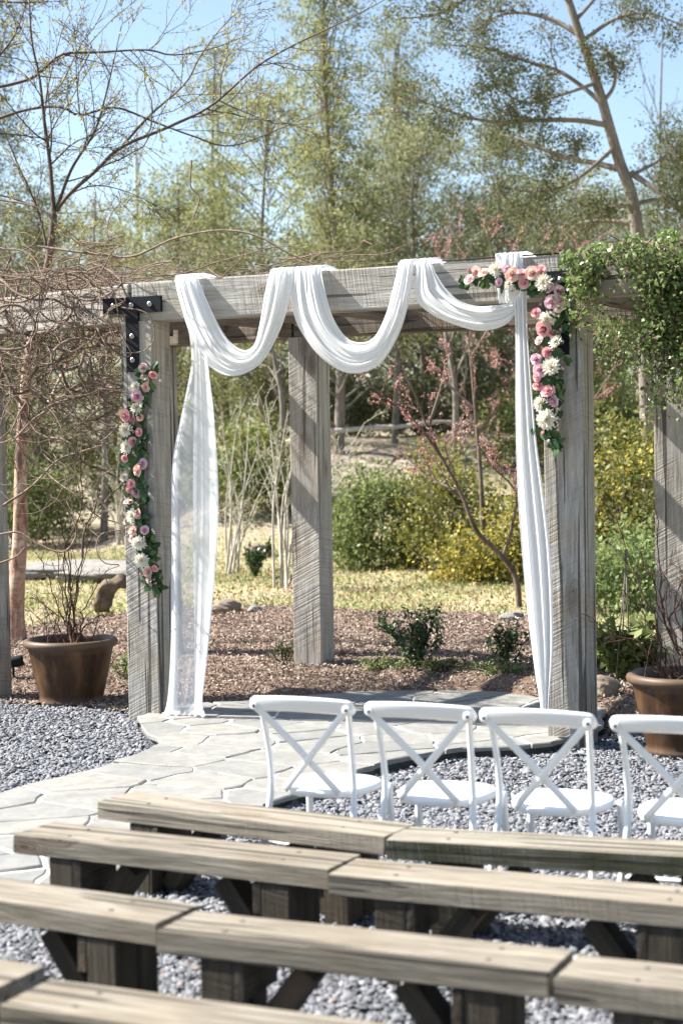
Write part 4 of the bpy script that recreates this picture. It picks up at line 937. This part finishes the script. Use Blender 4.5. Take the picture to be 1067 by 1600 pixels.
# crooked log
lg = gh(160, 962); Dl = lg[1]
Pl = cat_rom(np.array([gy(158, 955, Dl), gy(160, 935, Dl), gy(170, 917, Dl + .05), gy(190, 910, Dl + .15), gy(215, 912, Dl + .3), gy(250, 916, Dl + .5), gy(262, 935, Dl + .6)]), 30)
lr = tag(empty('crooked_log', lg), 'crooked grey-brown log arching over the ground behind the garland post', 'log')
lt = MB().tube(Pl - lg, np.interp(np.linspace(0, 1, 30), [0, .12, .3, .5, .7, 1], [.085, .115, .085, .095, .07, .05]), 18)
lt.v[0] = lt.v[0] + np.random.default_rng(4).normal(size=lt.v[0].shape) * .007 + .022 * np.sin(lt.v[0] * 26 + 1.3)[:, [1, 2, 0]]
o = lt.build('trunk', bark('log_bark', (.05, .034, .024), (.19, .145, .10), 6, 2), lr, True)
# pale fallen trunk on the bank
fp = [gy(x, y, 37) for x, y in ((505, 676), (560, 670), (620, 667), (690, 659), (740, 662), (800, 655), (860, 660))]
fl = tag(empty('fallen_trunk', fp[0]), 'pale fallen trunk lying along the bank behind the shrubs', 'log'); MB().tube(cat_rom(np.array(fp), 20) - np.array(fl.location), np.linspace(.065, .035, 20) + .012 * np.sin(np.arange(20) * 1.7), 9).build('trunk', BARK_PALE, fl, True)
# spot light in the mulch
sp0 = gh(22, 1062); sp = tag(empty('garden_spotlight', sp0), 'small black garden spotlight on a spike in the mulch', 'spotlight')
mb = MB(); mb.tube([V3(0, 0, -.05), V3(0, 0, .12)], .012, 8); mb.build('spike', IRON, sp)
mb = MB(); mb.tube([V3(-.11, -.02, .16), V3(-.03, 0, .17), V3(.05, .02, .18), V3(.09, .03, .185)], [.035, .05, .055, .05], 14); mb.build('head', IRON, sp, True)
# bamboo stakes
st0 = gh(975, 1066); stk = tag(empty('plant_stakes', st0), 'teepee of thin grey canes tied near the top beside the planter', 'plant support')
for (x, y, dx) in ((961, 1066, -.0), (969, 1060, .12), (985, 1058, .05)):
    p = gy(x, y, st0[1] + dx); q = gy(978 + (x - 970) * -.12, 862, st0[1] + .03); MB().tube([p - st0, (p + q) / 2 - st0, q - st0 + (q - p) * .02], .006, 7).build('cane', BARK_GREY, stk, True)
    
def evergreen(label, px, py, hpx, wpx, seed, n=420, mat=LEAF_DARK, cat='shrub', lsz=.05, stems=9, name='small_evergreen'):
    rng = np.random.default_rng(seed); b = gh(px, py); s = F / b[1]; Hh = hpx / s; Wd = wpx / s; out = []
    for k in range(stems):
        d = V3(rng.normal() * .5 * Wd, rng.normal() * .3 * Wd, Hh * rng.uniform(.65, 1.05)); P = cat_rom(np.array([b + V3(rng.normal() * .03, rng.normal() * .03, -.02), b + d * [.55, .55, .5] + rng.normal(size=3) * .03, b + d]), 9)
        grow(rng, P, .006, .003, 5, .4, 1, out, .7, .2, .15, .002, .25)
    P = pts_on(out, n, rng, (0, 1), .012)
    return plant(name, label, cat, b, out, BARK_TWIG, [('foliage', leaf_mesh('foliage', P - b, lsz, rng, .5, .8), mat)], None, 4, 'stems')
evergreen('wide glossy evergreen shrub in the mulch behind the patio', 655, 1045, 95, 75, 1, 1500, stems=15)
evergreen('small dark evergreen shrub in the mulch beside the hanging cloth end', 790, 1046, 68, 36, 2, 650)
evergreen('low evergreen tuft at the foot of the central back post', 445, 1038, 36, 22, 3, 130)
evergreen('dense dark green bush below the bare pale shrubs', 398, 902, 45, 30, 4, 700, lsz=.07)
for (x, y, k) in ((600, 1047, 0), (700, 1049, 1), (790, 1056, 2)):
    evergreen(('low yellow-green ground cover in front of the wide evergreen', 'low yellow-green ground cover between two evergreen shrubs', 'low yellow-green ground cover in front of the small evergreen')[k],
              x, y, 16, 46 if k != 1 else 60, 40 + k, 700, LEAF_PALE, 'ground cover', .03, 22, 'ground_cover')
evergreen('clump of fresh green strap leaves beside the bamboo canes', 985, 1062, 85, 70, 9, 1000, LEAF_BUSH, 'plant', .11, 20, 'green_clump')
evergreen('clump of bright green leaves by the corner of the garland-side post', 945, 1050, 70, 40, 10, 500, LEAF_BUSH, 'plant', .1, 12, 'green_clump')
evergreen('fresh green weed at the foot of the garland post', 196, 1065, 45, 26, 11, 90, LEAF_PALE, 'plant', .05, 6, 'green_weed')

def bush(label, px, py, wpx, hpx, seed, n, mat, lsz=.09, depth=1.0, name='leafy_bush', mats=None, cat='bush', D=None):
    rng = np.random.default_rng(seed); b = gh(px, py) if D is None else gy(px, py, D)
    if D is not None: b[2] = float(hgt(b[0], b[1]))
    s = F / b[1]; Wd = wpx / s / 2; Hh = hpx / s; out = []
    nst = int(10 + Wd * 9)
    for k in range(nst):
        st = b + V3(rng.uniform(-.8, .8) * Wd, rng.uniform(-.5, .5) * depth, -.05); d = V3(rng.normal() * .35, rng.normal() * .3, Hh * rng.uniform(.6, 1.0)); grow(rng, cat_rom(np.array([st, st + d * [.4, .4, .5] + rng.normal(size=3) * .06, st + d]), 8), .014, .004, 4, .38, 1, out, .7, .15, .2, .004)
    nc = int(26 + 24 * Wd); C = []
    for _ in range(nc):
        a_ = rng.uniform(0, 6.28); r = rng.uniform(0, 1) ** .5; x = r * math.cos(a_); y = r * math.sin(a_); top = (1 - .55 * x * x) * (1 + .22 * math.sin(x * 5 + seed)); C.append(b + V3(x * Wd, y * depth, Hh * top * rng.uniform(.12, .95)))
    C = np.array(C); P = C[rng.integers(nc, size=n)] + rng.normal(size=(n, 3)) * [.2, .2, .16]
    P[:, 2] = np.maximum(P[:, 2], hgt(P[:, 0], P[:, 1]) + .03)
    lv = [('foliage', leaf_mesh('foliage', P - b, lsz, rng, .55, .6), mat)]
    if mats: 
        m2, n2 = mats; C2 = C[rng.uniform(size=nc) < .45]; P2 = C2[rng.integers(len(C2), size=n2)] + rng.normal(size=(n2, 3)) * [.26, .24, .2] - V3(0, .12, 0); lv.append(('blooms', leaf_mesh('blooms', P2 - b, lsz * .8, rng, .8, .4), m2))
    return plant(name, label, cat, b, out, BARK_GREY, lv, None, 4, 'stems')
bush('dense green bush spreading right of the central back post', 590, 888, 130, 175, 21, 9000, LEAF_BUSH, .075, .9)
bush('green bush speckled with yellow behind the leaning redbud', 700, 890, 150, 195, 22, 8000, LEAF_YG, .075, .9, mats=(LEAF_YELLOW, 600))
bush('low bright yellow flowering bush at the lawn edge', 748, 905, 95, 75, 23, 2200, LEAF_YG, .07, .5, 'flowering_bush', (LEAF_YELLOW, 1900))
bush('yellow flowering bush half hidden by the hanging cloth end', 838, 905, 70, 160, 24, 3500, LEAF_YG, .075, .7, 'flowering_bush', (LEAF_YELLOW, 1200))
bush('tall yellow-green bush filling the gap beside the planter posts', 965, 930, 150, 250, 25, 11000, LEAF_YG, .08, 1.0, mats=(LEAF_YELLOW, 900))
bush('pale green feathery bush in front of the far back post', 985, 955, 120, 120, 26, 4200, LEAF_PALE, .065, .6)
bush('olive bush along the bank behind the pale shrubs', 400, 800, 220, 110, 27, 7000, LEAF_YG, .09, 1.2, D=34, mats=(LEAF_PALE, 2500))
bush('green bush at the back of the lawn near the birch', 20, 800, 200, 170, 28, 7000, LEAF_BUSH, .10, 1.2, D=36)
bush('yellow-green hedge bush behind the garland post', 250, 790, 180, 130, 29, 7000, LEAF_YG, .10, 1.2, D=38, mats=(LEAF_PALE, 1500))
bush('green bush on the bank under the cedar trunk', 880, 760, 260, 150, 30, 9000, LEAF_BUSH, .1, 1.4, D=36, mats=(LEAF_YELLOW, 600))
bush('olive brush at the top of the bank above the fallen trunk', 620, 670, 420, 130, 31, 11000, LEAF_OLIVE2, .12, 1.6, D=42)

def bare_shrub(label, px, py, tips, seed, mat=BARK_PALE):
    rng = np.random.default_rng(seed); b = gh(px, py); D = b[1]; out = []
    for (x, y) in tips:
        st = b + V3(rng.normal() * .07, rng.normal() * .1, -.03); tip = gy(x, y, D + rng.uniform(-.7, .7)); mid = st + (tip - st) * .5 + V3(-(tip - st)[0] * .2, 0, .1) + rng.normal(size=3) * .1
        grow(rng, cat_rom(np.array([st, mid, tip]), 12), .023, .006, 6, .36, 2, out, .6, .12, .16, .0045, .3)
    P = pts_on(out, 500, rng, (0, 1)); return plant('bare_shrub', label, 'shrub', b, out, mat, [('buds', leaf_mesh('buds', P - b, .04, rng, .5), LEAF_PALE)], None, 5, 'stems')
bare_shrub('pale leafless multi-stem shrub nearest the sheer hanging cloth', 358, 897, [(345, 650), (370, 660), (390, 640), (330, 700), (405, 700), (420, 740), (360, 720), (385, 780)], 51)
bare_shrub('pale leafless multi-stem shrub beside the central back post', 448, 918, [(415, 620), (450, 640), (430, 690), (480, 660), (400, 700), (500, 720), (470, 700), (540, 740)], 52)
bare_shrub('spreading pale bare shrub behind the central back post', 500, 870, [(560, 690), (590, 720), (600, 760), (570, 660), (530, 680), (545, 740)], 53)
bare_shrub('pale bare brush on the lawn behind the potted bare shrub', 190, 850, [(150, 700), (190, 680), (220, 700), (170, 740), (230, 750), (130, 760)], 54)

# redbuds
def redbud(label, limbs, D, seed, buds=1700, r=.05, n=8):
    rng = np.random.default_rng(seed); out = []; b = gy(*limbs[0][0], D); b[2] = min(b[2], float(hgt(b[0], b[1])))
    for k, pts in enumerate(limbs):
        P = pxline([(p[0], p[1], .0 if q == 0 else (k * .25 * (-1) ** k) * q / len(pts)) for q, p in enumerate(pts)], D, 0, None)
        if k == 0: P[0] = b - V3(0, 0, .08)
        grow(rng, P, r if k == 0 else r * .55, r * .18, n, .34, 2, out, .8, .15, .2, .0035, .3)
    c = pts_on(out, buds, rng, (0, 1)); P = np.repeat(c, 2, 0) + rng.normal(size=(buds * 2, 3)) * .012
    return plant('redbud_tree', label, 'tree', b, out, BARK_RED, [('buds', leaf_mesh('buds', P - b, .021, rng, .85), PINKBUD)], None, 5)
redbud('pink-budded redbud with a strongly leaning dark trunk', [[(812, 965), (806, 905), (785, 870), (745, 830), (720, 770), (690, 715), (668, 670), (650, 620), (630, 580)], [(690, 715), (650, 660), (600, 620), (570, 590)], [(668, 670), (690, 600), (700, 540)], [(785, 870), (798, 830), (805, 770), (770, 730), (750, 700)], [(720, 770), (670, 745), (620, 700)]], 20.6, 81, 1000, .04)
redbud('upright slender pale redbud behind the leaning one', [[(758, 912), (754, 820), (750, 730), (742, 640), (735, 560), (722, 470), (715, 400)], [(746, 680), (780, 630), (800, 590)], [(742, 640), (700, 600), (670, 560)], [(735, 560), (770, 500), (790, 440), (800, 380)], [(725, 490), (690, 430), (680, 370)]], 25.0, 82, 1000, .045)
redbud('pink redbud rising behind the flower-hung beam corner', [[(880, 830), (870, 700), (850, 560), (840, 450), (835, 380)], [(860, 620), (900, 540), (930, 480)], [(845, 500), (890, 420), (930, 370)], [(850, 560), (800, 480), (770, 400), (760, 350)], [(870, 700), (930, 620), (960, 570)], [(860, 650), (800, 620), (770, 560)]], 26.5, 83, 1300, .036)

# ------------------------------------------------------------------ trees
def birch():
    rng = np.random.default_rng(91); D = 19.0; out = []; b = gh(26, 1004); D = b[1]
    trunk = pxline([(24, 1006), (26, 930), (32, 840), (33, 740), (37, 650), (45, 560), (62, 470), (77, 405), (85, 335)], D, n=44); trunk[0] = b - V3(0, 0, .1)
    out.append((trunk, np.interp(np.linspace(0, 1, 44), [0, .06, .2, .5, 1], [.14, .10, .085, .06, .036]), 3))
    limbs = [([(85, 335), (78, 250), (70, 190), (62, 120), (50, 60), (45, -40)], .035, 0), ([(88, 330), (112, 265), (145, 212), (160, 170), (175, 110), (190, 40)], .027, -.3), ([(88, 330), (110, 302), (150, 267), (190, 230), (260, 200), (330, 165), (400, 105), (460, 70), (540, 32), (600, 0)], .032, -.9),
             ([(190, 230), (235, 180), (290, 130), (312, 90), (345, 45), (395, -5)], .02, -.9), ([(-30, 142), (50, 122), (95, 86), (150, 82), (230, 78), (270, 86), (330, 76), (395, 52)], .028, .5), ([(-30, 195), (40, 172), (95, 167), (125, 180), (180, 168), (240, 190), (300, 212), (360, 228), (440, 200), (535, 160)], .024, .4),
             ([(-30, 205), (60, 215), (100, 225), (140, 232), (200, 220)], .012, -.2), ([(-20, 110), (20, 60), (40, 10), (45, -30)], .02, .2), ([(36, 700), (70, 640), (110, 560), (150, 500), (175, 430), (165, 340)], .02, .4), ([(-20, 0), (30, 4), (95, 2)], .02, .1), ([(140, 85), (110, 140), (95, 180)], .01, 0),
             ([(-25, 300), (20, 310), (70, 330), (105, 360), (150, 395), (190, 405)], .016, -.4), ([(77, 405), (60, 330), (30, 260), (5, 200), (-20, 140)], .02, .3), ([(125, 180), (120, 120), (118, 60), (105, 0)], .012, .4), ([(110, 302), (150, 290), (200, 300), (260, 330)], .012, -.5)]
    for pts, r, dd in limbs: grow(rng, pxline([(x, y, dd * q / len(pts)) for q, (x, y) in enumerate(pts)], D), r * .72, r * .15, 13, .46, 2, out, .85, .05, .15, .0026, .12)
    P = pts_on(out, 9500, rng, (0, 1), .02); d = np.tile(V3(0, 0, -.3), (len(P), 1))
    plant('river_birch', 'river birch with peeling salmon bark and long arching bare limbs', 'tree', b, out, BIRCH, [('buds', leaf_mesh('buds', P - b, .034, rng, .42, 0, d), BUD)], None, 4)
birch()
def cedar():
    rng = np.random.default_rng(92); D = 30.0; out = []; b = gy(1012, 560, D); b[2] = float(hgt(b[0], b[1]))
    top = [(1004, 420), (995, 360), (985, 300), (968, 255), (952, 200), (938, 150), (920, 95), (904, 50), (888, 0), (870, -70), (860, -160)]
    tr = np.vstack([[b - V3(0, 0, .2)], pxline(top, D, n=40)]); out.append((tr, np.interp(np.linspace(0, 1, 41), [0, .2, .7, 1], [.125, .105, .07, .03]), 3))
    limbs = [([(945, 195), (900, 188), (830, 188), (770, 190), (720, 180), (650, 155)], .055, -1.2), ([(942, 165), (915, 140), (870, 110), (810, 92), (760, 75), (690, 70)], .045, .8), ([(941, 160), (958, 135), (960, 105), (946, 78), (925, 66)], .04, -.2), ([(970, 265), (930, 255), (880, 245), (800, 215), (760, 210)], .06, 1.0), ([(985, 270), (1030, 300), (1080, 330)], .06, -.5),
             ([(990, 320), (1030, 312), (1067, 330), (1120, 350)], .045, .6), ([(985, 320), (950, 325), (930, 330)], .05, -.6), ([(905, 55), (860, 30), (800, 20), (740, 40)], .05, .5), ([(915, 60), (960, 30), (1010, 20), (1067, 40)], .04, -.6), ([(890, 0), (830, -30), (760, -20), (690, 20), (620, 30)], .05, -.8), ([(900, 30), (950, -20), (1010, -40)], .04, .4), ([(995, 350), (940, 345), (880, 350), (820, 330)], .05, .6), ([(930, 130), (870, 150), (820, 160), (760, 130)], .035, -1.0),
             ([(960, 230), (900, 280), (840, 300), (780, 290)], .04, -.8), ([(975, 280), (1030, 250), (1067, 220), (1110, 200)], .04, .8)]
    for pts, r, dd in limbs: grow(rng, pxline([(x, y, dd * 2 * q / len(pts)) for q, (x, y) in enumerate(pts)], D), r, r * .25, 10, .36, 2, out, .85, .05, .22, .006, .25)
    c = pts_on(out, 2700, rng, (0,), .15); P = np.repeat(c, 14, 0) + rng.normal(size=(len(c) * 14, 3)) * [.10, .10, .06]
    plant('cedar_tree', 'tall cedar with a leaning bare reddish trunk and dark tufted limbs', 'tree', b, out, BARK_CEDAR, [('crown', leaf_mesh('crown', P - b, .06, rng, .45, .4), LEAF_CEDAR)], None, 5)
cedar()
def btree(name, label, px, D, ytop, wpx, seed, nclump, per, mat, lsz, prof='cone', ybase=None, barkm=BARK_GREY, sig=.33, group=None, gap=0.0):
    rng = np.random.default_rng(seed); tp = gy(px, ytop, D); b = V3(tp[0], tp[1], float(hgt(tp[0], tp[1]))); Ht = tp[2] - b[2]; R = wpx / (F / D) / 2; out = []
    xs_ = np.linspace(0, 1, 14); tr = np.stack([b[0] + .12 * np.sin(xs_ * 5 + seed), b[1] + .1 * np.cos(xs_ * 4 + seed), b[2] - .1 + Ht * xs_], 1); out.append((tr, np.interp(xs_, [0, 1], [.012 * Ht, .012]), 1)); C = []
    for k in range(nclump):
        t = rng.uniform(.06 if gap == 0 else gap, 1.0); rr = {'cone': (1.03 - t) ** .8, 'oval': math.sin(math.pi * min(1, .1 + .9 * t)) ** .6, 'col': (1.05 - t) ** .35}[prof] * R * (.8 + .35 * math.sin(7 * t + seed)); a_ = rng.uniform(0, 6.28); q = rr * rng.uniform(.25, 1) ** .6
        p0 = tr[0] + (tr[-1] - tr[0]) * max(0, t - .06 - .1 * rng.uniform()); c = V3(b[0] + q * math.cos(a_), b[1] + q * math.sin(a_), b[2] + Ht * t); mid = (p0 + c) / 2 + V3(0, 0, rng.uniform(-.15, .2)); out.append((cat_rom(np.array([p0, mid, c]), 7), np.linspace(max(.012, .035 * (1.1 - t)), .006, 7), 0)); C.append(c)
    lsz *= .62; C = np.array(C); nt_ = nclump * 9; T_ = C[rng.integers(nclump, size=nt_)] + rng.normal(size=(nt_, 3)) * [sig * 1.15, sig * 1.15, sig * .6]; n = int(nclump * per * 2.0); P = T_[rng.integers(nt_, size=n)] + rng.normal(size=(n, 3)) * [.11, .11, .07] * (D / 40)
    P = P[P[:, 2] > hgt(P[:, 0], P[:, 1]) + .1]
    return plant(name, label, 'tree', b, out, barkm, [('crown', leaf_mesh('crown', P - b, lsz, rng, .42, .4), mat)], group, 5)
btree('juniper_tree', 'tall spindly olive juniper with a straight thin trunk', 512, 37, -60, 400, 101, 150, 95, LEAF_OLIVE, .13, 'cone', sig=.34, barkm=BARK_CEDAR, gap=.2)
btree('juniper_tree', 'slender sparse juniper beside the tall spindly one', 335, 45, 60, 190, 102, 90, 70, LEAF_OLIVE, .15, 'cone', sig=.33)
btree('juniper_tree', 'wide olive juniper behind the pale bare shrubs', 410, 41, 150, 300, 103, 150, 115, LEAF_OLIVE, .14, 'oval', sig=.42)
btree('juniper_tree', 'yellow-olive juniper above the first swag of cloth', 270, 43, 255, 230, 104, 120, 110, LEAF_OLIVE, .14, 'oval', sig=.42)
btree('cedar_tree', 'dark green cedar behind the birch trunk', 55, 38, 285, 230, 105, 120, 110, LEAF_CEDAR, .13, 'oval', sig=.4)
btree('cedar_tree', 'tall dark cedar at the far edge beyond the birch', -25, 40, -30, 150, 106, 130, 100, LEAF_CEDAR, .13, 'col', sig=.35)
btree('juniper_tree', 'olive juniper low behind the woody vine', 165, 47, 330, 230, 107, 110, 110, LEAF_OLIVE2, .15, 'oval', sig=.45)
btree('juniper_tree', 'grey-olive juniper behind the pink redbuds', 650, 42, 190, 300, 108, 150, 115, LEAF_OLIVE2, .14, 'oval', sig=.42)
btree('juniper_tree', 'grey-olive juniper behind the flowered beam corner', 780, 44, 210, 300, 109, 150, 110, LEAF_OLIVE2, .14, 'oval', sig=.42)
btree('juniper_tree', 'olive-grey juniper low behind the leaning cedar trunk', 910, 41, 290, 240, 110, 120, 110, LEAF_OLIVE2, .14, 'oval', sig=.42)
btree('cedar_tree', 'dark cedar beyond the vine on the leafy side', 1060, 40, 215, 220, 111, 130, 110, LEAF_CEDAR, .13, 'oval', sig=.4)
btree('juniper_tree', 'tall airy juniper between the spindly juniper and leaning cedar', 620, 46, 40, 330, 112, 130, 80, LEAF_OLIVE2, .15, 'cone', sig=.36, gap=.25)
btree('juniper_tree', 'broad far juniper closing the gap behind the swags', 540, 54, 320, 420, 113, 150, 120, LEAF_OLIVE, .18, 'oval', sig=.6)
btree('juniper_tree', 'broad far juniper behind the woody vine bay', 60, 56, 345, 420, 114, 150, 120, LEAF_OLIVE2, .18, 'oval', sig=.6)
btree('juniper_tree', 'broad far juniper behind the leafy vine bay', 960, 56, 320, 420, 115, 150, 120, LEAF_OLIVE2, .18, 'oval', sig=.6)
btree('juniper_tree', 'broad far juniper behind the garland post', 300, 58, 345, 400, 116, 150, 120, LEAF_OLIVE, .18, 'oval', sig=.6)
btree('juniper_tree', 'broad far juniper behind the pink redbud tops', 770, 58, 335, 400, 117, 150, 120, LEAF_OLIVE2, .18, 'oval', sig=.6)
def bare_tree(label, px, D, ytop, seed, n=12, mat=BARK_GREY):
    rng = np.random.default_rng(seed); tp = gy(px, ytop, D); b = V3(tp[0], tp[1], float(hgt(tp[0], tp[1]))); out = []
    P = cat_rom(np.array([b - V3(0, 0, .2), b + (tp - b) * .4 + V3(.1, 0, 0), b + (tp - b) * .7 - V3(.1, 0, 0), tp]), 16); grow(rng, P, .09, .015, n, .34, 3, out, .65, .25, .13, .008, .3)
    return plant('bare_tree', label, 'tree', b, out, mat, (), None, 4)
bare_tree('hazy bare tree standing far beyond the leaning cedar', 1035, 46, 40, 121, 9)
bare_tree('fine bare tree far behind the arching birch limbs', 215, 50, 120, 122, 9, BARK_PALE)

bare_tree('grey twiggy bare tree behind the woody vine bay', 150, 36, 300, 123, 10)
bare_tree('grey twiggy bare tree behind the pale bare shrubs', 430, 35, 430, 124, 10)
bare_tree('grey twiggy bare tree above the fallen trunk', 610, 38, 330, 125, 10)
bare_tree('grey twiggy bare tree behind the slender pale redbud', 700, 34, 380, 126, 11)
bare_tree('grey twiggy bare tree behind the beam corner where the garland turns', 900, 36, 330, 127, 10)

#print('TRIS', sum(len(m.loops) - 2 * len(m.polygons) for m in bpy.data.meshes))
